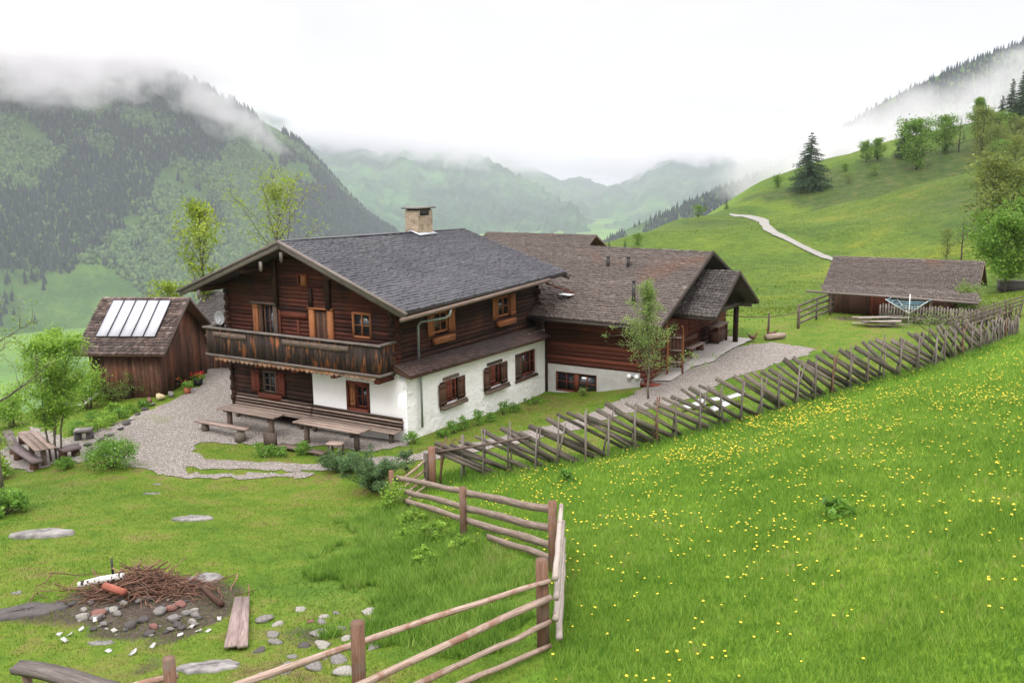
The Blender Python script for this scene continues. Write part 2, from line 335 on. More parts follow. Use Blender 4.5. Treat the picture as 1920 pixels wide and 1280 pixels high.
M['wood_plank'] = wood('wood_plank', (.12, .085, .075), (.25, .19, .17), (.38, .31, .28), rvar=.12)
M['wood_purple'] = wood('wood_purple', (.06, .045, .045), (.15, .115, .115), (.27, .22, .215), rvar=.2)
M['sh_main'] = shingle('sh_main', [(0, (0.065, 0.0663, 0.075)), (.6, (0.085, 0.0863, 0.0975)), (.95, (0.112, 0.112, 0.125)), (1, (0.188, 0.188, 0.2))], (0.0375, 0.0387, 0.05), .35, (.45, .65), .42, .6, .5)
M['sh_barn'] = shingle('sh_barn', [(0, (.085, .068, .06)), (.5, (.115, .092, .080)), (.93, (.15, .122, .106)), (1, (.22, .185, .16))], (.17, .08, .042), .33, (.54, .72), .6, .6)
M['sh_shed'] = shingle('sh_shed', [(0, (.035, .024, .02)), (.5, (.10, .066, .055)), (.85, (.19, .14, .12)), (1, (.27, .22, .19))], (.06, .055, .05), .5, (.5, .7))
M['sh_porch'] = shingle('sh_porch', [(0, (.04, .036, .034)), (.5, (.075, .066, .06)), (.9, (.12, .11, .10)), (1, (.2, .19, .18))], (.22, .22, .21), .45, (.58, .7))
t = NT('plaster'); n1 = t.noise(t.tc('Object'), 4.5, 5, .62, .4); n2 = t.noise(t.tc('Object'), 1.1, 4, .6)
t.bump(n1, 1.0, .07); M['plaster'] = t.fin(t.mix(t.rng(n2, .55, .8), (.90, .90, .89), (.78, .77, .73)), .9, .15)
t = NT('plaster_smooth'); n1 = t.noise(t.tc('Object'), 5, 4, .6); t.bump(n1, .12, .01); M['plaster_smooth'] = t.fin(t.scale(t.mix(0.0, (.86, .86, .85), (1, 1, 1)), t.rng(n1, .2, .8, .95, 1.03)), .9, .15)
M['concrete'] = flat('concrete', (.42, .41, .40), .9, .16, 3)
M['metal_grey'] = flat('metal_grey', (.42, .46, .48), .42, .12, 4, .6)
M['wood_dark'] = wood('wood_dark', (.016, .012, .010), (.042, .032, .027), (.09, .07, .06))
M['metal_dark'] = flat('metal_dark', (.035, .033, .033), .5, .2, 4, .3)
M['white'] = flat('white', (.8, .8, .8), .5, .05)
M['plastic_white'] = flat('plastic_white', (.55, .56, .60), .35, .05)
M['stone'] = flat('stone', (.19, .18, .165), .85, .55, 6)
M['stone_red'] = flat('stone_red', (.20, .095, .075), .85, .4, 6)
M['stone_dark'] = flat('stone_dark', (.075, .068, .064), .85, .4, 6)
M['stone_slab'] = flat('stone_slab', (.21, .20, .19), .85, .6, 3.5)
t = NT('glass'); t.fin((.02, .025, .03), .06, .8); M['glass'] = t.m
t = NT('solar'); n1 = t.noise(t.tc('Object'), 1.2, 2); t.fin(t.scale(t.mix(0.0, (.50, .51, .56), (1, 1, 1)), t.rng(n1, .3, .7, .93, 1.06)), .22, .8); M['solar'] = t.m
t = NT('brick'); b = t.n.new('ShaderNodeTexBrick'); t.put(b.inputs['Vector'], t.tc('UV')); b.inputs['Color1'].default_value = (.42, .33, .22, 1); b.inputs['Color2'].default_value = (.30, .20, .14, 1)
b.inputs['Mortar'].default_value = (.45, .42, .37, 1); b.inputs['Scale'].default_value = 1; b.inputs['Brick Width'].default_value = .26; b.inputs['Row Height'].default_value = .085; b.inputs['Mortar Size'].default_value = .008
n1 = t.noise(t.tc('Object'), 3, 4); t.bump(b.outputs['Fac'], -.4, .01); M['brick'] = t.fin(t.scale(b.outputs[0], t.rng(n1, .3, .7, .7, 1.25)), .9, .2)
M['bark'] = wood('bark', (.05, .04, .03), (.12, .10, .08), (.24, .21, .18), rvar=.2)
M['bark_dark'] = wood('bark_dark', (.025, .018, .014), (.06, .045, .035), (.12, .095, .075), rvar=.2)
M['birch'] = None
t = NT('birch'); n1 = t.noise(t.tc('UV', (9, 3, 1)), 1.6, 3, .6); M['birch'] = t.fin(t.ramp(n1, [(.43, (.03, .025, .02)), (.48, (.60, .57, .53)), (1, (.72, .69, .65))], 'LINEAR'), .7)
M['leaf_rowan'] = leaf('leaf_rowan', [(0, (0.0638, 0.122, 0.0193)), (.5, (0.159, 0.277, 0.0343)), (.85, (0.297, 0.439, 0.0688)), (1, (0.637, 0.683, 0.22))])
M['leaf_bush'] = leaf('leaf_bush', [(0, (0.0489, 0.106, 0.0203)), (.5, (0.108, 0.22, 0.0319)), (1, (0.235, 0.39, 0.058))])
M['leaf_young'] = leaf('leaf_young', [(0, (.10, .15, .015)), (.5, (.20, .27, .03)), (1, (.34, .38, .06))])
M['leaf_apple'] = leaf('leaf_apple', [(0, (.06, .10, .025)), (.5, (.15, .22, .055)), (1, (.32, .38, .14))])
M['leaf_spruce'] = leaf('leaf_spruce', [(0, (.010, .028, .014)), (.5, (.024, .055, .022)), (1, (.05, .095, .035))], .1)
M['leaf_juniper'] = leaf('leaf_juniper', [(0, (0.024, 0.0525, 0.018)), (.5, (0.06, 0.112, 0.0375)), (1, (0.165, 0.255, 0.105))], .1)
M['leaf_hill'] = leaf('leaf_hill', [(0, (0.0446, 0.0949, 0.0132)), (.5, (0.104, 0.197, 0.0242)), (1, (0.208, 0.329, 0.0495))])
M['leaf_olive'] = leaf('leaf_olive', [(0, (.07, .10, .02)), (.5, (.13, .17, .035)), (1, (.24, .27, .06))])
M['petal'] = flat('petal', (.80, .62, .04), .6, .2); M['petal_red'] = flat('petal_red', (.60, .02, .015), .6, .2); M['petal_white'] = flat('petal_white', (.75, .75, .70), .6, .1)
M['terracotta'] = flat('terracotta', (.38, .12, .06), .8, .2)
def shingle_roof(mb, A, B, C, D, row=.19, wid=.13, th=.022, sag=0.0, mi=0):
    th *= 2.1
    """A, B eave ends, D, C ridge ends (A under D); overlapping shingles as thin tilted slabs"""
    A, B, C, D = [np.array(q, float) for q in (A, B, C, D)]
    Ls = np.linalg.norm(D - A); n = max(1, int(round(Ls / row))); nrm = np.cross(B - A, D - A); nrm /= np.linalg.norm(nrm)
    if nrm[2] < 0: nrm = -nrm
    for i in range(n):
        t0, t1 = i / n, min(1.0, (i + 1.55) / n)
        e0, e1 = A + (D - A) * t0, B + (C - B) * t0; f0, f1 = A + (D - A) * t1, B + (C - B) * t1
        W_ = np.linalg.norm(e1 - e0); m = max(1, int(W_ / wid)); cuts = [0] + sorted(min(.999, max(.001, (k + R.uniform(-.3, .3)) / m)) for k in range(1, m)) + [1]
        rowr = R.uniform(-.22, .22)  # random tone per row, standing in for shadow lines between the courses
        for a, b in zip(cuts[:-1], cuts[1:]):
            j = R.uniform(-.02, .02) / max(Ls, .1); up = th * R.uniform(.8, 1.5); g = .006 / W_
            s0 = -sag * math.sin(math.pi * (a + b) / 2) * nrm
            P = [e0 + (e1 - e0) * (a + g) + (D - A) * j, e0 + (e1 - e0) * (b - g) + (D - A) * j, f0 + (f1 - f0) * (b - g), f0 + (f1 - f0) * (a + g)]
            T = [P[0] + nrm * up * 1.6, P[1] + nrm * up * 1.6, P[2] + nrm * up * .25, P[3] + nrm * up * .25]
            vs = [q + s0 for q in T] + [P[0] + s0, P[1] + s0]
            r = min(1, max(0, .2 + .6 * R.random() ** 1.3 + rowr)); fs = [(0, 1, 2, 3), (4, 5, 1, 0), (4, 0, 3), (5, 2, 1)]
            mb.add(vs, fs, None, r, mi)
# ------------------------------------------------------------ ground
def inpoly(x, y, P):
    x = np.asarray(x); c = np.zeros(x.shape, bool); n = len(P); j = n - 1
    for i in range(n):
        xi, yi = P[i][0], P[i][1]; xj, yj = P[j][0], P[j][1]
        c ^= ((yi > y) != (yj > y)) & (x < (xj - xi) * (y - yi) / ((yj - yi) if yj != yi else 1e-9) + xi); j = i
    return c
def pxpoly(pts): return np.array([on(*p)[:2] for p in pts])
YARD = pxpoly([(392,690),(450,692),(455,752),(745,824),(778,836),(700,846),(645,842),(600,838),(560,834),(440,831),(365,832),(362,845),(385,860),(450,868),(600,870),(760,852),(900,828),(1000,805),(1060,792),(1110,773),(1150,754),(1190,739),(1205,728),(1235,700),(1330,672),(1400,648),(1440,641),(1500,650),(1532,655),(1505,668),(1450,684),(1400,700),(1350,716),(1330,736),(1250,762),(1180,774),(1080,808),(960,834),(880,848),(800,862),(700,878),(600,884),(450,880),(345,877),(350,887),(450,889),(590,887),(595,893),(450,898),(340,897),(280,885),(230,870),(190,852),(165,864),(150,870),(130,856),(60,886),(15,880),(0,840),(60,800),(130,822),(200,802),(250,780),(300,760),(345,742),(372,726)])
ROAD = pxpoly([(1368,401),(1400,404),(1438,412),(1443,423),(1460,437),(1500,457),(1556,482),(1600,505),(1600,516),(1554,488),(1482,456),(1449,442),(1431,432),(1424,422),(1418,415),(1395,408),(1368,404)])
FENCE = [on(*p)[:2] for p in [(812,912),(850,900),(1100,868),(1200,842),(1300,815),(1400,788),(1500,760),(1650,716),(1750,690),(1850,656),(1905,632)]]
def axis(lo, hi, c0, c1, d, g):
    a = list(np.arange(c0, c1, d)); s = d
    while a[-1] < hi: s *= g; a.append(a[-1] + s)
    s = d; b = [c0]
    while b[-1] > lo: s *= g; b.append(b[-1] - s)
    return np.array(b[1:][::-1] + a)
gx = axis(-9000, 9000, -19, 21, .3, 1.045); gy = axis(-400, 13500, 9, 42, .3, 1.03)
GX, GY = np.meshgrid(gx, gy); GZ = H(GX, GY)
YA0 = np.array([on(*p)[:2] for p in [(1018,1180),(1035,1068),(868,1002),(735,945)]])
MEADOW = np.array(FENCE + [(60, 30), (60, -20), (0, -20)] + [on(1018, 1185)[:2], on(1040, 1068)[:2], on(868, 1002)[:2], on(780, 955)[:2]])
PIT = on(265, 1130)[:2]
jx, jy = GX + (fbm(GX, GY, 3, 21) - .5) * 1.2, GY + (fbm(GX, GY, 3, 22) - .5) * 1.2
def gauss(px, py, rx, ry=None): p = on(px, py)[:2]; return np.exp(-(((jx - p[0]) / rx) ** 2 + ((jy - p[1]) / (ry or rx)) ** 2))
dirt = np.clip(1.8 * gauss(255,1125,1.5,1.35) + .9 * gauss(330,1160,.8,1.3) + .55 * gauss(290,1245,.7,.5) + .6 * gauss(610,1190,.9,1.0) + .8 * gauss(1610,597,2.2,.8) + .5 * gauss(1535,612,1.2,1.2)
               + .35 * gauss(1090,760,1.5,.8) + .3 * gauss(60,1150,1,.6) + .7 * gauss(70,870,1.5,.8) + .5 * gauss(1580,370,6,3), 0, 1)
wild = np.clip(gauss(820,1060,2.2,2.4) + .9 * gauss(740,980,1.4,1.6) + gauss(700,1080,1.6,1.2) + .8 * gauss(0,940,2.5,2.5) + .8 * gauss(930,1130,1.5,1.0), 0, 1)
mead = inpoly(jx, jy, MEADOW) * (1 - .85 * np.clip(gauss(1180, 1190, 1.9, .9), 0, 1))
past = np.clip((np.hypot(GX, GY) - 52) / 12, 0, 1) * (rimdist(GX, GY) < 8)
nf = len(gx); idx = np.arange(len(gx) * len(gy)).reshape(len(gy), nf)
F4 = np.stack([idx[:-1, :-1], idx[:-1, 1:], idx[1:, 1:], idx[1:, :-1]], -1).reshape(-1, 4)
def grass_cols(t, far=False):
    P = t.tc('Object'); a = t.noise(P, .22, 4, .6, .6); b = t.noise(P, 1.3, 5, .65, .3); c = t.noise(P, 9, 5, .7); d = t.noise(P, 45, 4, .75)
    lawn = t.ramp(t.math('ADD', t.math('MULTIPLY', b, .6), t.math('MULTIPLY', a, .4)), [(.36, (.065, .135, .012)), (.45, (.098, .18, .015)), (.52, (.135, .20, .021)), (.58, (.175, .185, .042)), (.65, (.14, .11, .045))])
    mead = t.ramp(t.math('ADD', t.math('MULTIPLY', b, .5), t.math('MULTIPLY', a, .5)), [(.38, (.085, .19, .019)), (.5, (.155, .285, .023)), (.62, (.235, .35, .029))])
    return P, a, b, c, d, lawn, mead
t = NT('grassland'); P, a, b, c, d, lawn, mead_ = grass_cols(t)
col = t.mix(t.attr('mead'), lawn, mead_)
wildc = t.ramp(b, [(.35, (.05, .12, .016)), (.6, (.10, .20, .022))]); col = t.mix(t.math('MULTIPLY', t.attr('wild'), .8), col, wildc)
pn = t.noise(P, .035, 5, .6, 1.0); pn2 = t.noise(P, .35, 5, .7)
pastc = t.ramp(t.math('ADD', t.math('MULTIPLY', pn, .65), t.math('MULTIPLY', pn2, .35)), [(.36, (0.0427, 0.085, 0.009)), (.46, (0.0684, 0.125, 0.0108)), (.56, (0.0997, 0.15, 0.0126)), (.64, (0.157, 0.175, 0.0135)), (.74, (0.076, 0.105, 0.0144))])
pn3 = t.noise(t.tc('Object', (.5, 1.3, 4)), 1.6, 6, .75, .4); col = t.mix(t.attr('past'), col, t.scale(pastc, t.rng(pn3, .34, .66, .5, 1.5)))
rgh = t.ramp(pn2, [(.35, (.022, .05, .010)), (.5, (.045, .078, .014)), (.66, (.095, .09, .035))]); col = t.mix(t.attr('scrub'), col, rgh)
col = t.scale(col, t.rng(t.math('ADD', t.math('MULTIPLY', c, .5), t.math('MULTIPLY', d, .5)), .3, .7, .62, 1.38))
soil = t.ramp(t.math('ADD', t.math('MULTIPLY', c, .5), t.math('MULTIPLY', d, .5)), [(.35, (.028, .023, .02)), (.5, (.075, .058, .044)), (.65, (.17, .14, .11))])
col = t.mix(t.rng(t.math('ADD', t.attr('dirt'), t.math('MULTIPLY', t.math('SUBTRACT', c, .5), .9)), .42, .62), col, soil)
forest = t.ramp(t.noise(P, .012, 6, .7), [(.35, (.02, .05, .02)), (.55, (.04, .09, .03)), (.7, (.09, .17, .03))]); vm = t.ramp(t.noise(P, .0025, 4, .5, .4), [(.40, (.055, .14, .02)), (.5, (.10, .21, .03)), (.62, (.13, .25, .035))])
col = t.mix(t.attr('valley'), col, vm)
col = t.scale(col, .92); t.bump(t.math('ADD', t.math('MULTIPLY', c, .7), t.math('MULTIPLY', d, .4)), .8, .06); M['ground'] = t.fin(col, .85, .15)
SCR = pxpoly([(1400,372),(1480,345),(1520,338),(1620,303),(1700,286),(1800,262),(1919,226),(1919,345),(1870,345),(1830,318),(1760,338),(1700,350),(1640,366),(1580,382),(1500,378)])
scrub = np.clip(.9 * inpoly(jx + (fbm(GX / 9, GY / 9, 3, 71) - .5) * 14, jy + (fbm(GX / 9, GY / 9, 3, 72) - .5) * 14, SCR) + .0 * gauss(1640,330,26,14) + .8 * gauss(1880,370,14,24) + .6 * gauss(1320,420,14,20), 0, 1) * past
gm = mesh_np('ground', np.c_[GX.ravel(), GY.ravel(), GZ.ravel()], F4, M['ground'], smooth=True,
             attrs=dict(mead=mead.ravel(), dirt=dirt.ravel(), wild=wild.ravel(), past=past.ravel(), scrub=scrub.ravel(), valley=(np.clip(rimdist(GX, GY) / 30, 0, 1)).ravel()))
o = bpy.data.objects.new('ground', gm); COL.objects.link(o); tag(o, kind='structure')
# gravel sheets
from mathutils.geometry import delaunay_2d_cdt
def sheet(name, poly, mat, sp=.4, off=.022, jit=.20, seed=1):
    pts = []; n = len(poly); rs = np.random.RandomState(seed)
    for i in range(n):
        a, b = poly[i], poly[(i + 1) % n]; m = max(1, int(np.hypot(*(b - a)) / (sp * .6)))
        for k in range(m): q = a + (b - a) * k / m + rs.uniform(-jit, jit, 2); pts.append(q)
    nb = len(pts); P = np.array(pts); lo, hi = P.min(0), P.max(0)
    xx, yy = np.meshgrid(np.arange(lo[0], hi[0], sp), np.arange(lo[1], hi[1], sp)); q = np.c_[xx.ravel(), yy.ravel()]; q += rs.uniform(-.1, .1, q.shape) * sp
    q = q[inpoly(q[:, 0], q[:, 1], P)]
    V = [Vector(map(float, p)) for p in np.r_[P, q]]
    vo, _, fo, _, _, _ = delaunay_2d_cdt(V, [], [list(range(nb))], 1, 1e-4)
    vo = np.array([v[:] for v in vo]); z = H(vo[:, 0], vo[:, 1]) + off
    me = mesh_np(name, np.c_[vo, z], [list(f) for f in fo], mat, smooth=True); o = bpy.data.objects.new(name, me); COL.objects.link(o); return tag(o, kind='structure')
t = NT('gravel'); P = t.tc('Object'); v = t.voro(P, 36); sv = t.n.new('ShaderNodeSeparateColor'); t.l.new(v, sv.inputs[0]); n1 = t.noise(P, .5, 4, .6, .5); n2 = t.noise(P, 6, 4, .65)
c = t.ramp(sv.outputs[0], [(0, (.07, .06, .052)), (.35, (.17, .15, .13)), (.75, (.28, .255, .23)), (1, (.50, .47, .43))])
c = t.mix(t.rng(n2, .35, .7, 0, .4), c, (.20, .175, .15)); c = t.mix(t.rng(n1, .58, .75, 0, .55), c, (.13, .16, .05)); dv = t.voro(P, 36, 'Distance')
t.bump(dv, -.8, .03); M['gravel'] = t.fin(c, .9, .2)
sheet('gravel_yard', YARD, M['gravel'])
M['road'] = flat('road', (.25, .245, .22), .9, .15, .8); sheet('road', ROAD, M['road'], 1.0, .12, .02)
# ------------------------------------------------------------ mountains
def poly_at(pts, s):
    pts = np.array(pts, float); d = np.r_[0, np.cumsum(np.hypot(np.diff(pts[:, 0]), np.diff(pts[:, 1])) + 1e-6)]; d /= d[-1]
    return np.stack([np.interp(s, d, pts[:, k]) for k in range(3)], -1)
class Mountain:
    def __init__(s, name, crest, foot, mat, nu=260, nv=90, amp=60, prof=1.0, seed=1, gully=.5, back=700, jag=0):
        s.crest = [atR(*p) for p in crest]; s.foot = [atR(p[0], 400, p[1]) for p in foot]
        for f in s.foot: f[2] = -303
        S_ = np.linspace(0, 1, nu); s.c = poly_at(s.crest, S_); s.f = poly_at(s.foot, S_)
        s.amp = amp; s.seed = seed; s.prof = prof; s.g = gully; s.jag = jag
        Tt = np.linspace(0, 1, nv); SS, TT = np.meshgrid(S_, Tt); P = s.at(SS.ravel(), TT.ravel()).reshape(nv, nu, 3)
        # far side of the ridge
        out = s.c - np.array([0, 0, 0]); d2 = out[:, :2] / np.linalg.norm(out[:, :2], axis=1)[:, None]; rows = []
        for k in (.06, .2, .5, 1.0): q = P[-1].copy(); q[:, :2] += d2 * back * k; q[:, 2] += (-303 - q[:, 2]) * k ** .9; rows.append(q)
        P = np.concatenate([P, np.array(rows)], 0); n2 = P.shape[0]; idx = np.arange(n2 * nu).reshape(n2, nu)
        F = np.stack([idx[:-1, :-1], idx[:-1, 1:], idx[1:, 1:], idx[1:, :-1]], -1).reshape(-1, 4)
        tt = np.r_[np.repeat(Tt, nu), np.ones(4 * nu)]
        me = mesh_np(name, P.reshape(-1, 3), F, mat, smooth=True, attrs=dict(t=tt)); o = bpy.data.objects.new(name, me); COL.objects.link(o); tag(o, kind='structure'); s.o = o
    def at(s, S_, T):
        S_ = np.clip(S_, 0, 1); S4 = np.linspace(0, 1, len(s.c)); c = np.stack([np.interp(S_, S4, s.c[:, k]) for k in range(3)], -1); f = np.stack([np.interp(S_, S4, s.f[:, k]) for k in range(3)], -1)
        P = f + (c - f) * T[:, None]; hgt = c[:, 2] - f[:, 2]
        P[:, 2] = f[:, 2] + hgt * T ** s.prof
        w = np.sin(np.pi * np.clip(T, 0, 1)) ** .6
        u = S_ * np.linalg.norm(s.crest[-1][:2] - s.crest[0][:2])
        g = np.abs(fbm(u / 260 + T * .5, T * 1.3, 4, s.seed) - .5) * 2; n = fbm(P[:, 0] / 180, P[:, 1] / 180, 5, s.seed + 3) - .5
        P[:, 2] += w * s.amp * (n + s.g * (g - .4)); P[:, 2] += s.jag * (fbm(u / 40, T * 0, 4, s.seed + 9) - .5) * T ** 4
        return P
t = NT('mountain_near'); P = t.tc('Object'); a = t.noise(P, .0035, 6, .6, .8); b = t.noise(P, .02, 6, .7, .5); rk = t.noise(P, .006, 6, .7, .3)
c = t.ramp(t.math('ADD', t.math('MULTIPLY', a, .5), t.math('MULTIPLY', b, .5)), [(.38, (.025, .06, .02)), (.5, (.05, .11, .025)), (.6, (.09, .16, .035)), (.7, (.12, .17, .05))])
c = t.mix(t.rng(rk, .63, .68), c, (.20, .17, .15)); t.bump(b, .8, 12); M['mtn'] = t.fin(c, .9, .1)
t = NT('mountain_far'); P = t.tc('Object'); a = t.noise(P, .0010, 6, .65, .6); b = t.noise(P, .006, 6, .75, .5)
c = t.ramp(t.math('ADD', t.math('MULTIPLY', a, .55), t.math('MULTIPLY', b, .45)), [(.40, (.012, .045, .025)), (.5, (.03, .085, .04)), (.58, (.07, .16, .05)), (.68, (.12, .20, .06))])
t.bump(b, 1.0, 40); M['mtn_far'] = t.fin(c, .9, .1)
MA = Mountain('mountain', [(-900,-150,2700),(-500,-10,2700),(-200,70,2750),(0,100,2800),(120,118,2850),(230,122,2880),(300,128,2900),(345,145,2930),(400,172,2980),(450,200,3020),(500,232,3080),(560,264,3130),(600,305,3180),(660,372,3260),(720,432,3350),(790,500,3450),(900,560,3600)],
              [(-1000,1700),(-500,1900),(-100,2050),(60,2100),(200,2080),(400,2200),(620,2500),(800,2800),(950,3200)], M['mtn'], 420, 130, 75, 1.0, 4)
MB_ = Mountain('mountain', [(440,180,7600),(600,255,7600),(700,262,7700),(800,255,7700),(870,272,7500),(930,306,7000),(1020,352,6300),(1075,392,5700),(1140,444,4900),(1180,480,4600)],
               [(400,4000),(640,4000),(800,4050),(1000,4100),(1190,4300)], M['mtn_far'], 300, 90, 130, 1.0, 8, 1.4, 2500, 60)
MC = Mountain('mountain', [(940,290,9500),(1010,318,9400),(1050,338,9300),(1090,330,9200),(1140,352,9000),(1180,338,8800),(1220,305,8800),(1290,285,8900),(1360,275,9000),(1500,270,9000),(1700,260,9000)],
               [(850,5200),(1100,4750),(1200,4700),(1350,4900),(1700,5600)], M['mtn_far'], 220, 90, 150, 1.0, 12, .9, 3000, 70)
MD = Mountain('mountain', [(1080,520,2500),(1135,450,2350),(1180,428,2300),(1240,402,2250),(1310,372,2200),(1380,342,2150),(1440,318,2150),(1530,262,2150),(1590,232,2200),(1660,190,2250),(1780,132,2350),(1850,105,2400),(1920,78,2450),(2100,0,2500),(2600,-200,2600)],
              [(1080,2000),(1300,1600),(1500,1300),(1700,1100),(2000,1000),(2600,1000)], M['mtn'], 300, 80, 40, 1.0, 17)
# far woods: many small spruces and round crowns
def wood_mass(name, mt, n, kind, mask, mat, seed, hmin, hmax, srange=(0, 1), trange=(.02, 1), label=None):
    rs = np.random.RandomState(seed); s_ = rs.uniform(*srange, n * 4); t_ = rs.uniform(*trange, n * 4); P = mt.at(s_, t_); k = mask(P, s_, t_) > rs.uniform(0, 1, n * 4)
    P = P[k][:n]; m = len(P); h = rs.uniform(hmin, hmax, m)
    if kind == 'spruce':
        a = np.arange(6) * math.pi / 3; ring = np.stack([np.cos(a), np.sin(a)], -1)
        tmpl = [np.r_[[[0, 0, 1.0]], np.c_[ring * .07, np.full(6, .62)], np.c_[ring * .15, np.full(6, .30)], np.c_[ring * .19, np.full(6, .04)]]][0]
        F = [(0, 1 + k, 1 + (k + 1) % 6) for k in range(6)]
        for b in (1, 7):
            for k in range(6): F += [(b + k, b + 6 + k, b + 6 + (k + 1) % 6), (b + k, b + 6 + (k + 1) % 6, b + (k + 1) % 6)]
        F = np.array(F)
    else:
        v, F = ICO[1]; tmpl = v * (.42, .42, .5) + (0, 0, .48)
    nv = len(tmpl); V = np.repeat(tmpl[None], m, 0) * h[:, None, None]; V += rs.randn(m, nv, 3) * h[:, None, None] * (.018 if kind == 'spruce' else .05); V += P[:, None]; V[:, :, 2] -= 1
    FF = (F[None] + np.arange(m)[:, None, None] * nv).reshape(-1, 3); rnd = np.repeat(rs.uniform(0, 1, m), len(F))
    me = mesh_np(name, V.reshape(-1, 3), FF, mat, rnd); o = bpy.data.objects.new(name, me); COL.objects.link(o); return tag(o, label, None, None, 'stuff')
t = NT('far_spruce'); M['far_spruce'] = t.fin(t.ramp(t.attr('rnd'), [(0, (.004, .011, .016)), (.6, (.010, .022, .024)), (1, (.022, .040, .034))]), .9, .1)  # blue cast of the distant air is put into the needle colour
t = NT('far_leaf'); M['far_leaf'] = t.fin(t.ramp(t.attr('rnd'), [(0, (.028, .065, .028)), (.6, (.055, .11, .038)), (1, (.11, .17, .055))]), .9, .1)
def stand(P, s_, t_, sc=150, thr=.5, sd=31, k=14): return np.clip((fbm(P[:, 0] / sc, P[:, 1] / sc * .6 + P[:, 2] / sc * .5, 4, sd) - thr) * k, 0, 1)
wood_mass('spruce_forest', MA, 17000, 'spruce', lambda P, s_, t_: np.maximum(stand(P, s_, t_, 170, .50), stand(P, s_, t_, 40, .66, 40) * .3) * (t_ < 1.0) * np.where((s_ < .62) & (t_ < .18), .15, 1), M['far_spruce'], 1, 17, 30, (.18, 1), label='dark spruce forest covering the left mountainside')
wood_mass('broadleaf_wood', MA, 26000, 'leaf', lambda P, s_, t_: np.clip(1 - stand(P, s_, t_, 170, .50), .12, 1) * np.clip((.64 - fbm(P[:, 0] / 210, P[:, 1] / 210, 3, 55)) * 9, 0, 1) * (t_ < .95), M['far_leaf'], 2, 7, 15, (.18, 1), (.03, .95), label='light green broadleaf wood on the left mountainside')
wood_mass('spruce_forest', MD, 7500, 'spruce', lambda P, s_, t_: np.clip(stand(P, s_, t_, 120, .46) + .25 * (t_ > .985) + .9 * (s_ > .45), 0, 1), M['far_spruce'], 3, 8, 18, (.06, 1), (.55, 1.0), label='spruce forest along the hazy ridge on the right')
wood_mass('spruce_forest', MA, 260, 'spruce', lambda P, s_, t_: np.ones(len(P)), M['far_spruce'], 5, 16, 26, (.66, .90), (.985, 1.0), label='row of spruces along the crest of the left mountain')
# ------------------------------------------------------------ air
hzb = MB(); hzb.prism([(-10500, -700, -330), (10500, -700, -330), (10500, 15500, -330), (-10500, 15500, -330)], (0, 0, 1750))
ho = hzb.build('haze', [bpy.data.materials.new('haze')], kind='stuff')
def volmat(m, density, col, aniso=0.0, build=None):
    m.use_nodes = True; n = m.node_tree.nodes; l = m.node_tree.links; n.clear(); out = n.new('ShaderNodeOutputMaterial'); v = n.new('ShaderNodeVolumePrincipled')
    v.inputs['Color'].default_value = tuple(col) + (1,); v.inputs['Density'].default_value = density; v.inputs['Anisotropy'].default_value = aniso; l.new(v.outputs[0], out.inputs['Volume']); return v, n, l
volmat(ho.data.materials[0], 0.95e-4, (.78, .80, .91))
# ------------------------------------------------------------ buildings: helpers
class Fac:
    """a facade: u along it, d out of it, z up"""
    def __init__(s, o, ux, n): s.o, s.ux, s.n = np.array(o, float), np.array(ux, float), np.array(n, float)
    def p(s, u, d, z): return s.o + s.ux * u + s.n * d + np.array([0, 0, z])
    def bar(s, mb, u0, u1, z0, z1, d0, d1, rnd=None, mi=0):     # box given by its extents
        w, h = u1 - u0, z1 - z0; dm = (d0 + d1) / 2
        if w >= h: mb.beam(s.p(u0, dm, (z0 + z1) / 2), s.p(u1, dm, (z0 + z1) / 2), abs(d1 - d0), h, (0, 0, 1), rnd, mi)
        else: mb.beam(s.p((u0 + u1) / 2, dm, z0), s.p((u0 + u1) / 2, dm, z1), w, abs(d1 - d0), tuple(s.n), rnd, mi)
def holes_cut(a, b, z0, z1, holes):
    segs = [(a, b)]
    for (h0, h1, hz0, hz1) in holes:
        if z1 > hz0 + .04 and z0 < hz1 - .04:
            segs = [q for s0, s1 in segs for q in ((s0, min(s1, h0)), (max(s0, h1), s1)) if q[1] - q[0] > .03]
    return segs
def log_wall(name, fac, u0, u1, z0, z1, mats, parent, holes=(), h=.2, th=.16, ext=.0, top=None, jit=.009):
    mb = MB(); n = max(1, round((z1 - z0) / h)); h = (z1 - z0) / n
    for i in range(n):
        a, b = z0 + i * h, z0 + (i + 1) * h; ua, ub = u0, u1
        if top is not None:
            r = top((a + b) / 2)
            if r is None: continue
            ua, ub = max(u0, r[0]), min(u1, r[1])
            if ub - ua < .1: continue
        e = ext if i % 2 else ext * .5
        if ua <= u0 + 1e-3: ua -= e
        if ub >= u1 - 1e-3: ub += e
        for s0, s1 in holes_cut(ua, ub, a, b, holes):
            d = R.uniform(-jit, jit); fac.bar(mb, s0, s1, a + .004, b - .003, -th + d, d)
    fac.bar(mb, u0 + .06, u1 - .06, z0, z0 + .01, -th * .8, -th * .7)
    return mb.build(name, mats, parent)
def backing(mb, fac, u0, u1, z0, z1, d): mb.quad(fac.p(u0, d, z0), fac.p(u1, d, z0), fac.p(u1, d, z1), fac.p(u0, d, z1))
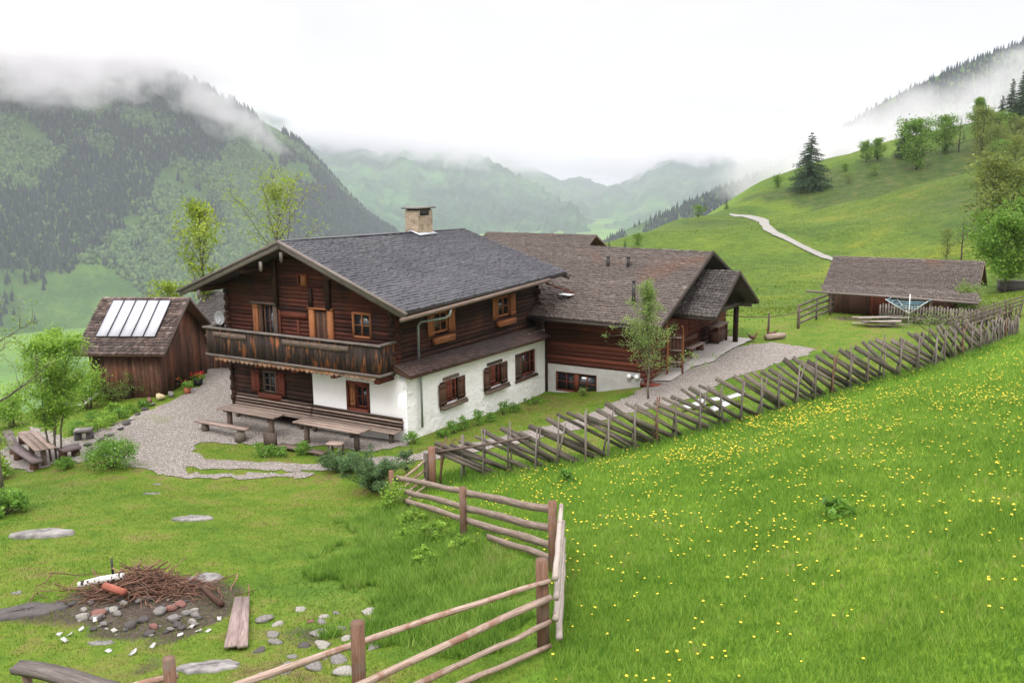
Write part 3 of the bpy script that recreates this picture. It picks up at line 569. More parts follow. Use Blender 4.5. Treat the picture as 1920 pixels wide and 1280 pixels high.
def plaster_wall(name, fac, u0, u1, z0, z1, mat, parent, holes=(), step=.16, amp=.02, depth=.22, seed=1):
    us = sorted(set(np.round(list(np.linspace(u0, u1, int((u1 - u0) / step) + 1)) + [q for h in holes for q in h[:2]], 4)))
    zs = sorted(set(np.round(list(np.linspace(z0, z1, int((z1 - z0) / step) + 1)) + [q for h in holes for q in h[2:]], 4)))
    v = []; f = []
    for z in zs:
        for u in us:
            e = any(abs(u - q) < .01 for h in holes for q in h[:2]) and any(h[2] - .01 <= z <= h[3] + .01 for h in holes) or any(abs(z - q) < .01 for h in holes for q in h[2:])
            edge = (u in (us[0], us[-1]) or z == zs[-1]); d = 0 if (e or edge) else (fbm(np.array([u * 3.2 + seed]), np.array([z * 3.2]), 3, seed)[0] - .5) * 2 * amp * min(1, (u - u0) / .5, (u1 - u) / .5)
            v.append(fac.p(u, d, z))
    nu = len(us)
    for j in range(len(zs) - 1):
        for i in range(nu - 1):
            um, zm = (us[i] + us[i + 1]) / 2, (zs[j] + zs[j + 1]) / 2
            if any(h[0] < um < h[1] and h[2] < zm < h[3] for h in holes): continue
            f.append((j * nu + i, j * nu + i + 1, (j + 1) * nu + i + 1, (j + 1) * nu + i))
    for h in holes:
        q = [(h[0], h[2]), (h[1], h[2]), (h[1], h[3]), (h[0], h[3])]
        for k in range(4):
            a, b = q[k], q[(k + 1) % 4]; m = len(v); v += [fac.p(a[0], 0, a[1]), fac.p(b[0], 0, b[1]), fac.p(b[0], -depth, b[1]), fac.p(a[0], -depth, a[1])]; f.append((m, m + 1, m + 2, m + 3))
    m = len(v)                                                # top, ends and inner face
    a, b, c, d = fac.p(u0, 0, z0), fac.p(u1, 0, z0), fac.p(u1, 0, z1), fac.p(u0, 0, z1); nn = fac.n * .4
    v += [a, b, c, d, a - nn, b - nn, c - nn, d - nn]; f += [(m + 2, m + 3, m + 7, m + 6), (m + 1, m + 2, m + 6, m + 5), (m, m + 4, m + 7, m + 3)]
    me = mesh_np(name, np.array(v), f, mat); o = bpy.data.objects.new(name, me); COL.objects.link(o); o.parent = parent; return o
def window(parent, fac, u0, u1, z0, z1, fm, d=0.0, cols=2, rows=2, fw=.07, name='window', label=None):
    """frame with glazing bars; the glass is its own piece"""
    mb = MB(); fac.bar(mb, u0, u0 + fw, z0, z1, d - .05, d + .03); fac.bar(mb, u1 - fw, u1, z0, z1, d - .05, d + .03)
    fac.bar(mb, u0 + fw, u1 - fw, z0, z0 + fw, d - .05, d + .028); fac.bar(mb, u0 + fw, u1 - fw, z1 - fw, z1, d - .05, d + .028)
    for i in range(1, cols): u = u0 + (u1 - u0) * i / cols; fac.bar(mb, u - .022, u + .022, z0 + fw, z1 - fw, d - .045, d + .015)
    for j in range(1, rows):
        z = z0 + (z1 - z0) * j / rows; us = [u0 + fw] + [u0 + (u1 - u0) * i / cols for i in range(1, cols)] + [u1 - fw]
        for i in range(len(us) - 1): fac.bar(mb, us[i] + (.022 if i else 0), us[i + 1] - (.022 if i < len(us) - 2 else 0), z - .016, z + .016, d - .045, d + .012)
    w = mb.build(name, fm, parent, label=label); g = MB(); fac.bar(g, u0 + fw * .8, u1 - fw * .8, z0 + fw * .8, z1 - fw * .8, d - .04, d - .03); g.build('pane', M['glass'], w); return w
def shutter(parent, fac, u0, u1, z0, z1, mat, d=.05, tilt=0.0, name='shutter'):
    mb = MB(); n = max(2, int((u1 - u0) / .14))
    for i in range(n): a = u0 + (u1 - u0) * i / n; b = u0 + (u1 - u0) * (i + 1) / n; fac.bar(mb, a + .003, b - .003, z0, z1, d - .018, d + .012 + R.uniform(0, .004))
    for z in (z0 + .12, z1 - .12): fac.bar(mb, u0 + .02, u1 - .02, z - .04, z + .04, d + .017, d + .038)
    return mb.build(name, mat, parent)
# ============================================================ FARMHOUSE
house = empty('farmhouse', wor(0, 0, 0), -YAW, 'old log and white plaster farmhouse with slate grey shingle roof and long balcony', 'farmhouse')
FR = Fac((0, 0, 0), (1, 0, 0), (0, -1, 0)); SD = Fac((0, 0, 0), (0, 1, 0), (1, 0, 0)); SU = Fac((-.4, 0, 0), (0, 1, 0), (1, 0, 0)); LF = Fac((-8.75, 0, 0), (0, 1, 0), (-1, 0, 0)); BK = Fac((0, 9.95, 0), (1, 0, 0), (0, 1, 0))
W3 = [(1.87, 3.55, .76, 1.73), (4.88, 6.63, .72, 1.71), (7.33, 9.15, .66, 1.80)]
plaster_wall('plaster_wall', SD, 0, 9.9, -1.0, 2.5, M['plaster'], house, [(h[0] + .1, h[1] - .1, h[2] + .08, h[3] - .03) for h in W3[:2]] + [W3[2]], seed=3, amp=.035)
plaster_wall('plaster_wall', FR, -4.4, -.03, -.5, 2.46, M['plaster_smooth'], house, [(-2.7, -1.7, .8, 1.86)], amp=.012, seed=9)
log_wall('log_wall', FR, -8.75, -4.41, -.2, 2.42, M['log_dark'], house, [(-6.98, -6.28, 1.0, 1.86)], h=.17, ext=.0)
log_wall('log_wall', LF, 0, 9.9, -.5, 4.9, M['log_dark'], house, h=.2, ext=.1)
rz_ = lambda x: 6.85 - abs(x + 4.46) * .355
def gtop(z):
    d = (6.85 - .16 - z) / .355
    return None if d < .1 else (-4.46 - d, -4.46 + d)
log_wall('log_wall', FR, -8.75, -.42, 2.44, 6.75, M['log_front'], house, [(-7.25, -6.05, 2.5, 4.45), (-4.3, -3.45, 2.5, 4.42), (-2.33, -1.45, 3.52, 4.46)], h=.155, ext=.16, top=gtop)
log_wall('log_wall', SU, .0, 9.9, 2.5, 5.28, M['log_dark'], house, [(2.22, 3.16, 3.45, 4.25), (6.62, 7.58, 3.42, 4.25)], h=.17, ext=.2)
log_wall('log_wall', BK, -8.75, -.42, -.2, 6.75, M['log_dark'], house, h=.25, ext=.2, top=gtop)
# gable framing
mb = MB()
for u in (-6.0, -3.38): mb = MB(); FR.bar(mb, u - .11, u + .11, 4.46, rz_(u) - .12, .015, .11); mb.build('gable_post', M['log_dark'], house)
mb = MB(); FR.bar(mb, -4.34, -4.16, 4.5, 5.2, .015, .08); mb.build('gable_post', M['log_dark'], house)
sw = window(house, FR, -4.86, -4.36, 5.22, 5.72, M['wood_redbrown'], .03, 1, 1, .07); shutter(sw, FR, -4.66, -4.40, 5.28, 5.66, M['wood_orange'], .07)
# front, upper floor
w = window(house, FR, -2.33, -1.45, 3.52, 4.46, M['wood_orange'], -.01, 2, 2, .09)
w = window(house, FR, -6.75, -6.2, 2.52, 4.42, M['wood_brown'], -.06, 2, 3, .05, label='dark balcony door with narrow panes'); shutter(w, FR, -7.26, -6.98, 2.52, 4.46, M['wood_orange'], .06); shutter(w, FR, -6.97, -6.76, 2.52, 4.43, M['wood_brown'], .03)
mb = MB(); FR.bar(mb, -6.2, -6.02, 2.52, 4.44, -.06, .06); FR.bar(mb, -7.35, -5.98, 4.46, 4.54, -.04, .12); mb.build('door_frame', M['wood_greybrown'], w)
mb = MB()
for k in range(4): FR.bar(mb, -4.12 + k * .16, -3.965 + k * .16, 2.52, 4.36, -.08, -.04)
dr = mb.build('door', M['wood_brown'], house); mb = MB(); FR.bar(mb, -4.36, -4.13, 2.52, 4.42, -.05, .07); FR.bar(mb, -3.47, -3.22, 2.52, 4.42, -.05, .07); FR.bar(mb, -4.4, -3.2, 4.43, 4.50, -.05, .09); mb.build('door_frame', M['wood_orange'], dr)
mb = MB(); FR.bar(mb, -5.8, -4.5, 4.02, 4.24, .02, .05); FR.bar(mb, -4.98, -4.88, 2.6, 3.98, .02, .06); FR.bar(mb, -5.9, -5.82, 2.6, 4.3, .02, .06); mb.build('wall_board', M['wood_redbrown'], house)
# front, ground floor
w = window(house, FR, -6.98, -6.28, 1.0, 1.86, M['wood_greybrown'], -.02, 2, 3, .08); shutter(w, FR, -7.58, -7.14, .96, 1.84, M['wood_redbrown'], .05); shutter(w, FR, -6.24, -5.80, .96, 1.86, M['wood_redbrown'], .05)
mb = MB(); FR.bar(mb, -7.15, -5.95, .76, .98, .02, .16); bx = mb.build('flower_box', M['wood_redbrown'], w)
w = window(house, FR, -2.36, -1.8, .95, 1.78, M['wood_redbrown'], -.10, 2, 2, .07)
mb = MB(); FR.bar(mb, -2.74, -2.66, .74, 1.92, -.1, .035); FR.bar(mb, -1.74, -1.66, .74, 1.92, -.1, .035); FR.bar(mb, -2.65, -1.75, 1.82, 1.92, -.1, .05); FR.bar(mb, -2.65, -1.75, .72, .92, -.1, .09); mb.build('frame', M['wood_redbrown'], w); shutter(w, FR, -2.65, -2.38, .93, 1.80, M['wood_orange'], -.05)
# long side windows, ground floor
for i, (a, b, z0, z1) in enumerate(W3):
    if i < 2:
        w = window(house, SD, a + .42, b - .5, z0 + .12, z1 + .0, M['wood_redbrown'], -.04, 2, 2, .08); shutter(w, SD, a, a + .46, z0 + .06, z1 - .08, M['wood_brown'], .05); shutter(w, SD, b - .5, b, z0 + .10, z1 - .02, M['wood_brown'], .05)
        shutter(w, SD, a + .52, a + .9, z0 + .2, z1 - .02, M['wood_redbrown'], -.0)
        mb = MB(); SD.bar(mb, a + .30, b - .38, z1 + .02, z1 + .13, .0, .06); mb.build('lintel', M['wood_greybrown'], w)
        mb = MB(); SD.bar(mb, a + .06, b - .04, z0 - .06, z0 + .05, .012, .22); SD.bar(mb, a + .1, b - .1, z0 + .06, z0 + .14, .19, .22); mb.build('sill', M['wood_greybrown'], w)
    else:
        w = window(house, SD, a + .68, b - .03, z0 + .08, z1 - .03, M['wood_redbrown'], -.12, 3, 2, .07); shutter(w, SD, a + .02, a + .66, z0 + .05, z1 - .03, M['wood_greybrown'], -.10)
        mb = MB(); SD.bar(mb, a - .03, b + .02, z0 - .07, z0 + .03, -.08, .05); mb.build('sill', M['wood_brown'], w)
# long side windows, upper floor
for a, b, z0, z1 in ((1.82, 3.56, 3.40, 4.26), (6.22, 8.0, 3.38, 4.28)):
    w = window(house, SU, a + .42, b - .42, z0 + .05, z1 - .02, M['wood_orange'], -.02, 2, 2, .08); shutter(w, SU, a, a + .42, z0, z1, M['wood_orange'], .05); shutter(w, SU, b - .42, b, z0, z1, M['wood_orange'], .05)
    mb = MB(); SU.bar(mb, a + .25, b - .25, z0 - .30, z0 - .07, .02, .24); f = mb.build('flower_box', M['wood_orange'], w)
    mb = MB()
    for k in range(8): u = a + .36 + k * (b - a - .72) / 7; SU.bar(mb, u - .025, u + .025, z0 - .20, z0 - .15, .243, .25)
    mb.build('cut_out', M['metal_dark'], f)
# little roof between the storeys
mb = MB(); shingle_roof(mb, (.46, -.32, 2.43), (.42, 9.62, 2.22), (-.36, 9.6, 2.62), (-.36, -.25, 2.74), .16, .15, .02)
t = None; M['sh_lean'] = shingle('sh_lean', [(0, (.03, .018, .015)), (.5, (.06, .034, .027)), (.9, (.10, .06, .05)), (1, (.24, .19, .165))], (.045, .04, .036), .6, (.5, .65))
lr = mb.build('lean_to_roof', M['sh_lean'], house); mb = MB(); mb.prism([(-.36, -.25, 2.68), (.44, -.3, 2.39), (.44, -.3, 2.33), (-.36, -.25, 2.5)], (0, 9.9, -.15)); mb.build('soffit', M['wood_brown'], lr)
# roof
rf = MB(); EA, EB, RC, RD = (1.0, -1.18, 4.82), (.92, 10.15, 5.0), (-4.46, 10.25, 6.70), (-4.46, -1.18, 6.97); LA, LB = (-9.88, -1.18, 4.95), (-9.85, 10.2, 4.95)
shingle_roof(rf, EA, EB, RC, RD, .17, .13, .02, .04); shingle_roof(rf, LB, LA, RD, RC, .17, .13, .02)
roof = rf.build('roof', M['sh_main'], house)
mb = MB(); dn = np.array([0, 0, -.10])
for q in ((EA, EB, RC, RD), (LB, LA, RD, RC)): q = [np.array(p) + (0, 0, -.03) for p in q]; mb.prism(q, dn)
mb.build('roof_boarding', M['wood_dark'], roof)
mb = MB()
for yy in (-1.24, 10.22):
    for (a, b) in ((RD, EA), (RD, LA)):
        a = np.array((a[0], yy, a[2] + (0 if yy < 0 else -.27))); b = np.array((b[0], yy, b[2] + (0 if yy < 0 else .1))); d = (b - a) / np.linalg.norm(b - a)
        mb = MB(); mb.beam(a + (0, 0, -.10), b + d * .05 + (0, 0, -.10), .045, .26); mb.beam(a + (0, -.035 if yy < 0 else .035, 0.0), b + d * .12 + (0, -.035 if yy < 0 else .035, 0.0), .10, .09); mb.build('barge_board', M['wood_grey'], roof)
mb = MB()
for x in (-4.46, -6.6, -2.3, -8.75, -.45):
    z = rz_(x) - .27; mb = MB(); mb.beam((x, -1.12, z), (x, 10.1, z), .18, .22); mb.build('purlin', M['log_dark'], roof)
for x in (-4.46, -5.5, -8.9):
    z = rz_(x) - .42; mb = MB(); mb.prism([(x - .07, -1.20, z + .16), (x + .07, -1.20, z + .16), (x + .07, -1.20, z - .12), (x, -1.20, z - .22), (x - .07, -1.20, z - .12)], (0, .04, 0)); mb.build('end_board', M['wood_grey'], roof)
mb = MB(); mb.beam((-4.46, -1.2, 7.0), (-4.46, 10.25, 6.73), .26, .05); mb.build('ridge_cap', M['sh_main'], roof)
# chimney
mb = MB(); cx, cyy, w_, l_ = -4.46, 6.95, .66, 1.05
for dx, dy, ux_, wd in ((-w_ / 2, -l_ / 2, (1, 0, 0), w_), (w_ / 2, -l_ / 2, (0, 1, 0), l_), (w_ / 2, l_ / 2, (-1, 0, 0), w_), (-w_ / 2, l_ / 2, (0, -1, 0), l_)):
    p = np.array((cx + dx, cyy + dy, 6.3)); q = p + np.array(ux_) * wd; mb.quad(p, q, q + (0, 0, 1.42), p + (0, 0, 1.42))
ch = mb.build('chimney', M['brick'], roof); mb = MB(); mb.box((cx, cyy, 7.82), (w_ + .22, l_ + .22, .07)); mb.build('cap', M['stone'], ch)
mb = MB(); mb.box((cx, cyy, 7.76), (w_ - .1, l_ - .1, .10)); mb.box((cx + w_ / 2 + .005, cyy - .05, 7.60), (.012, .62, .2)); mb.build('flue_opening', M['metal_dark'], ch)
mb = MB(); mb.prism([(cx - .5, cyy - .62, 6.72), (cx, cyy - .62, 6.90), (cx + .5, cyy - .62, 6.72), (cx + .5, cyy - .62, 6.69), (cx, cyy - .62, 6.86), (cx - .5, cyy - .62, 6.69)], (0, 1.24, 0)); mb.build('flashing', M['metal_grey'], ch)
# gutters and downpipes
mb = MB(); mb.tube([(1.1, -1.55, 4.62), (1.08, 3, 4.72), (1.05, 8.4, 4.86)], .075, 8, jit=.04); g = mb.build('gutter', M['wood_greybrown'], house, True)
mb = MB(); mb.tube([(1.06, 1.3, 4.64), (1.04, 1.27, 4.42), (.9, 1.22, 4.3), (-.1, 1.1, 4.1), (-.22, 1.08, 3.95), (-.24, 1.08, 2.66)], .045, 8); mb.build('downpipe', M['metal_grey'], house, True)
mb = MB(); mb.tube([(.38, .72, 2.34), (.2, .7, 2.28), (.12, .69, 2.15), (.12, .70, .36)], .05, 8); mb.build('downpipe', M['metal_grey'], house, True)
# balcony
bal = MB(); BL = Fac((0, -.92, 0), (1, 0, 0), (0, -1, 0)); x = -8.95
while x < -.42:
    w_ = R.uniform(.15, .22); x1 = min(x + w_, -.40); BL.bar(bal, x + .002, x1 - .002, 2.52, 3.5, -.03, R.uniform(-.004, .006)); x = x1
balc = bal.build('balcony', M['wood_balcony'], house)
BR_ = Fac((-.40, -.95, 0), (0, 1, 0), (1, 0, 0)); BLF = Fac((-8.97, -.95, 0), (0, 1, 0), (-1, 0, 0))
for f_ in (BR_, BLF):
    mb = MB()
    for k in range(5): f_.bar(mb, .05 + k * .18, .225 + k * .18, 2.54, 3.5, -.03, .0)
    mb.build('side_panel', M['wood_balcony'], balc)
mb = MB(); BL.bar(mb, -9.08, -.30, 3.5, 3.57, -.10, .07); mb.beam((-.40, -.82, 3.535), (-.40, .0, 3.535), .15, .065); mb.beam((-8.97, -.82, 3.535), (-8.97, 0, 3.535), .15, .065); mb.build('handrail', M['wood_grey'], balc)
mb = MB(); BL.bar(mb, -9.02, -.32, 2.44, 2.52, -.06, .05); mb.beam((-.38, -.85, 2.48), (-.38, .0, 2.48), .10, .08); mb.build('bottom_rail', M['wood_grey'], balc)
for a, b in ((-8.55, -6.75), (-4.9, -1.75)):
    mb = MB(); x = a
    while x < b: BL.bar(mb, x, min(x + .45, b), 3.20 + R.uniform(-.02, .02), 3.40, .012, .035, rnd=.6); x += .452
    mb.build('weathered_board', M['wood_greybrown'], balc)
mb = MB(); mb.box((-4.67, -.47, 2.40), (8.5, .86, .06)); mb.build('balcony_floor', M['wood_brown'], balc)
mb = MB(); n = 34; x0, x1 = -8.6, -.6
for k in range(n):
    a = x0 + (x1 - x0) * k / n; b = x0 + (x1 - x0) * (k + 1) / n; m_ = (a + b) / 2; dz = R.uniform(-.02, .03)
    BL.bar(mb, a, b, 2.36, 2.435, -.03, -.005, rnd=.3 + .6 * abs(math.sin(k * .7))); mb.prism([BL.p(a, -.03, 2.36), BL.p(b, -.03, 2.36), BL.p(b - .04, -.03, 2.29 + dz), BL.p(m_, -.03, 2.24 + dz), BL.p(a + .04, -.03, 2.29 + dz)], (0, -.025, 0), rnd=.3 + .6 * abs(math.sin(k * .7)))
M['wood_scallop'] = wood('wood_scallop', (.12, .07, .045), (.26, .17, .12), (.42, .32, .26), rvar=.5, blotch=(.34, .13, .05), bscale=1.5, bthr=(.5, .6)); mb.build('scalloped_trim', M['wood_scallop'], balc)
for x in (-8.3, -6.4, -4.5, -2.6, -.62): mb = MB(); mb.beam((x, .0, 2.27), (x, -.86, 2.27), .2, .2); mb.build('bracket_beam', M['wood_redbrown'], balc)
# metal valley piece by the rear corner
mb = MB(); mb.beam((.2, 9.6, 4.55), (1.0, 10.7, 4.05), .10, .06, mi=0); mb.box((.72, 10.5, 3.98), (.6, .4, .03), mi=1); mb.build('valley_flashing', [M['wood_redbrown'], M['white']], house)
# ============================================================ BARN WING
barn = empty('barn', wor(2.4, 9.9, 0), -YAW, 'long red-brown log barn with mossy brown shingle roof joined behind the white farmhouse', 'barn')
class PB:                                                    # same farm axes, barn's own origin
    o = np.array([2.4, 9.9, 0])
def b_(p): return tuple(np.array(p, float) - PB.o)
BF = Fac(b_((0, 9.9, 0)), (1, 0, 0), (0, -1, 0)); BG = Fac(b_((4.68, 0, 0)), (0, 1, 0), (1, 0, 0)); BB = Fac(b_((0, 20.1, 0)), (1, 0, 0), (0, 1, 0))
log_wall('log_wall', BF, .12, 4.68, 1.0, 3.35, M['log_red'], barn, h=.19, ext=.06)
plaster_wall('base_wall', BF, .12, 4.66, -1.0, .985, M['concrete'], barn, [(.5, 2.5, -.2, .68)], seed=5)
w = window(barn, BF, .5, 2.5, -.2, .68, M['wood_redbrown'], -.08, 4, 2, .07); mb = MB(); BF.bar(mb, 1.38, 1.62, -.13, .61, -.07, -.02); mb.build('mullion', M['wood_redbrown'], w)
mb = MB(); BF.bar(mb, .0, .10, -.6, 3.1, -.05, .05); mb.build('corner_post', M['log_dark'], barn)
rb = lambda y: 5.60 - abs(y - 15) * .425
def btop(z):
    d = (5.60 - .2 - z) / .425
    return None if d < .1 else (15 - d, 15 + d)
log_wall('log_wall', BG, 9.95, 20.1, .2, 5.4, M['log_red'], barn, [(13.4, 15.0, .5, 2.75)], h=.2, ext=.1, top=btop)
log_wall('log_wall', BB, -9, 4.68, -.5, 3.2, M['log_dark'], barn, h=.3)
mb = MB()
for k in range(8): BG.bar(mb, 13.42 + k * .196, 13.61 + k * .196, .6, 2.72, -.1, -.05)
mb.build('door', M['wood_redbrown'], barn)
rf = MB(); P_ = lambda *p: b_(p)
shingle_roof(rf, P_(-.55, 9.1, 3.17), P_(5.72, 9.05, 3.12), P_(5.65, 15, 5.64), P_(-.55, 15, 5.72), .19, .14, .026)
shingle_roof(rf, P_(-9, 10.35, 3.72), P_(-.55, 10.35, 3.72), P_(-.55, 15, 5.72), P_(-9, 15, 5.72), .19, .14, .026)
shingle_roof(rf, P_(5.65, 20.9, 3.1), P_(-9, 20.9, 3.1), P_(-9, 15, 5.72), P_(5.65, 15, 5.64), .25, .2, .026)
broof = rf.build('roof', M['sh_barn'], barn)
mb = MB(); mb.prism([P_(-.55, 9.12, 3.12), P_(5.70, 9.07, 3.07), P_(5.63, 15, 5.58), P_(-.55, 15, 5.66)], (0, 0, -.1)); mb.prism([P_(5.63, 20.85, 3.04), P_(-9, 20.85, 3.04), P_(-9, 15, 5.66), P_(5.63, 15, 5.58)], (0, 0, -.1))
mb.prism([P_(-9, 10.36, 3.66), P_(-.56, 10.36, 3.66), P_(-.56, 15, 5.66), P_(-9, 15, 5.66)], (0, 0, -.1)); mb.build('roof_boarding', M['wood_dark'], broof)
for yy in (9.0, 21): mb = MB(); mb.beam(P_(5.72, yy, 3.05), P_(5.70, 15, 5.60), .05, .2); mb.build('barge_board', M['wood_dark'], broof)
mb = MB(); mb.tube([P_(-.55, 9.0, 3.08), P_(5.6, 8.95, 3.02)], .07, 8); mb.build('gutter', M['wood_dark'], barn)
for y in (10.2, 12.6, 15, 17.4, 19.8): z = rb(y) - .22; mb = MB(); mb.beam(P_(4.6, y, z), P_(5.6, y, z), .18, .2); mb.build('purlin', M['wood_dark'], broof)
for (x, y, z, h, r_) in ((1.45, 13.16, 4.86, .55, .085), (2.41, 13.24, 4.88, .55, .085), (3.94, 10.42, 3.68, 1.05, .075)):
    mb = MB(); mb.tube([P_(x, y, z - .1), P_(x, y, z + h)], r_, 8); v = mb.build('vent_pipe', M['metal_dark'], broof); mb = MB(); mb.tube([P_(x, y, z + h), P_(x, y, z + h + .03)], r_ * 1.35, 8); mb.build('cap', M['metal_dark'], v)
    mb = MB(); mb.quad(P_(x - .2, y - .22, z - .075), P_(x + .2, y - .22, z - .075), P_(x + .2, y + .16, z + .09), P_(x - .2, y + .16, z + .09)); mb.build('flashing', M['metal_grey'], v)
# porch
rf = MB(); shingle_roof(rf, P_(4.72, 12.1, 3.19), P_(6.95, 12.1, 3.16), P_(6.93, 15, 4.82), P_(4.72, 15, 4.82), .19, .14, .026); shingle_roof(rf, P_(6.95, 17.9, 3.14), P_(4.72, 17.9, 3.14), P_(4.72, 15, 4.82), P_(6.93, 15, 4.82), .19, .14, .026)
proof = rf.build('porch_roof', M['sh_porch'], barn, label='small grey shingled porch roof with a gable of its own')
mb = MB(); mb.prism([P_(4.72, 12.12, 3.13), P_(6.92, 12.12, 3.10), P_(6.90, 15, 4.76), P_(4.72, 15, 4.76)], (0, 0, -.08)); mb.prism([P_(6.92, 17.88, 3.08), P_(4.72, 17.88, 3.08), P_(4.72, 15, 4.76), P_(6.90, 15, 4.76)], (0, 0, -.08)); mb.build('roof_boarding', M['wood_dark'], proof)
for yy in (12.02, 17.98): mb = MB(); mb.beam(P_(6.96, yy, 3.07), P_(6.96, 15, 4.78), .04, .17); mb.build('barge_board', M['wood_dark'], proof)
mb = MB(); mb.beam(P_(6.3, 12.6, 3.12), P_(6.3, 17.7, 3.10), .16, .16); mb.beam(P_(4.7, 17.4, 3.02), P_(6.8, 17.4, 3.02), .16, .16); mb.beam(P_(4.7, 12.6, 3.02), P_(6.5, 12.6, 3.02), .14, .14); mb.build('gable_frame', M['wood_dark'], proof)
mb = MB(); mb.beam(P_(6.08, 17.4, 1.08), P_(6.08, 17.4, 2.95), .2, .2, (0, 1, 0)); mb.build('porch_post', M['log_dark'], barn)
# ------------------------------------------------------------ fences
def hover(px, py, h, y0=5., y1=420.):                       # where the pixel ray is h above the ground
    r = ray(px, py); t = np.geomspace(y0, y1, 500) / r[1]; g = CAMZ + r[2] * t - H(r[0] * t, r[1] * t) - h; i = int(np.argmax(g < 0)); i = 499 if g[i] >= 0 else i
    a, b = t[max(i - 1, 0)], t[i]
    for _ in range(14):
        m = (a + b) / 2
        if CAMZ + r[2] * m - H(r[0] * m, r[1] * m)[0] - h > 0: a = m
        else: b = m
    return np.array([r[0] * a, r[1] * a, CAMZ + r[2] * a - h])
fence = empty('rail_fence', on(1018, 1182), 0, 'low fence of reddish round posts with weathered wavy rails across the foreground slope', 'fence'); FO = np.array(fence.location[:])
PP = {}
for k, (px, py, h, r_) in dict(a=(1018, 1047, 1.38, .092), b=(1036, 940, 1.30, .078), c=(868, 913, 1.12, .08), d=(735, 882, .95, .07), e=(666, 1167, 1.38, .092), f=(315, 1231, 1.3, .078), g=(-60, 1300, 1.2, .1)).items():
    p = hover(px, py, h); PP[k] = (p, h); q = p - FO; lean = NR.uniform(-.03, .03, 2)
    mb = MB(); mb.tube([q + (0, 0, -.3), q + (lean[0] * .5, lean[1] * .5, h * .5), q + (lean[0], lean[1], h)], [r_ * 1.05, r_, r_ * .97], 12, jit=.03, rnd=R.random()); mb.build('post', M['wood_post'], fence, True)
def rail(p0, p1, r0, r1, mat, n=9, wob=.03, parent=fence, O=FO, sag=0):
    p0, p1 = np.array(p0) - O, np.array(p1) - O; ts = np.linspace(0, 1, n); ph = R.random() * 6
    pts = [p0 + (p1 - p0) * t + np.array([0, 0, -sag * math.sin(math.pi * t)]) + NR.randn(3) * wob * .35 + np.array([0, 0, wob * math.sin(t * 7 + ph)]) for t in ts]
    mb = MB(); mb.tube(pts, [r0 + (r1 - r0) * t for t in ts], 8, jit=.07); return mb.build('rail', mat, parent, True)
def up(k, h, dx=0, dy=0): p = PP[k][0]; return p + np.array([dx, dy, h])
dirE = (PP['e'][0] - PP['a'][0]); dirE /= np.linalg.norm(dirE); off = np.array([0, -.17, 0])
for i, (h1_, h2_) in enumerate(((1.10, 1.0), (.82, .60), (.47, .20), (.10, -.02))):
    a_ = up('a', h1_) + off - dirE * .12; e_ = up('e', h2_ + .02) + off; f_ = e_ + (e_ - a_) * (.95 if i < 2 else .5)
    if i == 0: f_ = up('f', .72) + off + (up('f', .72) - up('e', 1.0)) * .1
    rail(a_, f_, .038 if i != 1 else .05, .055, M['wood_rail'], 16, .014)
rail(up('f', .95) + (.02, .14, 0), up('g', .9), .045, .055, M['wood_rail'], 8)
rail(up('f', .35) + (.02, -.14, 0), up('g', .35), .045, .055, M['wood_rail'], 8)
for h_ in (1.12, .82, .5, .2): rail(up('a', h_) + (.17 + R.uniform(0, .05), -.12, 0), up('b', h_ + .02) + (.15 + R.uniform(0, .06), .18, 0), .05, .042, M['wood_pale'], 8, .015)
def waney(p0, p1, w, n=12, mat='wood_bench'):
    p0, p1 = p0 - FO, p1 - FO; mb = MB(); d = (p1 - p0); sd = np.cross(d / np.linalg.norm(d), (0, 0, 1)); ph = R.random() * 9; Pt = []
    for t in np.linspace(0, 1, n): c = p0 + d * t + np.array([0, 0, .010 * math.sin(t * 9 + ph)]); Pt.append((c, w * (.5 + .05 * math.sin(t * 13 + ph)), w * (.5 + .05 * math.sin(t * 17 + ph * 2))))
    vs = []; fs = []; uv = []; L_ = np.linalg.norm(d)
    for c, a, b in Pt: vs += [c + sd * .014 + (0, 0, a), c - sd * .014 + (0, 0, a), c - sd * .014 - (0, 0, b), c + sd * .014 - (0, 0, b)]
    for i in range(n - 1):
        for k in range(4): k2 = (k + 1) % 4; fs.append((4 * i + k, 4 * i + k2, 4 * i + 4 + k2, 4 * i + 4 + k)); u = ph + L_ * i / n; uv.append([(u, k * .1), (u, k * .1 + .1), (u + L_ / n, k * .1 + .1), (u + L_ / n, k * .1)])
    fs += [(3, 2, 1, 0), tuple(4 * n - 4 + k for k in range(4))]; uv += [[(0, 0)] * 4] * 2; mb.add(vs, fs, uv); return mb.build('rail', M[mat], fence)
for hb, hc, hd in ((1.10, .97, .72), (.74, .62, .38), (.44, .34, .12)):
    waney(up('b', hb, -.02, .11), up('c', hc, 0, .10), .15); waney(up('c', hc + .02, 0, .10), up('d', hd, .1, .09), .14)
waney(up('b', .2, -.02, .11), up('b', .2) * .3 + up('c', .12) * .7 + (0, .1, 0), .13)
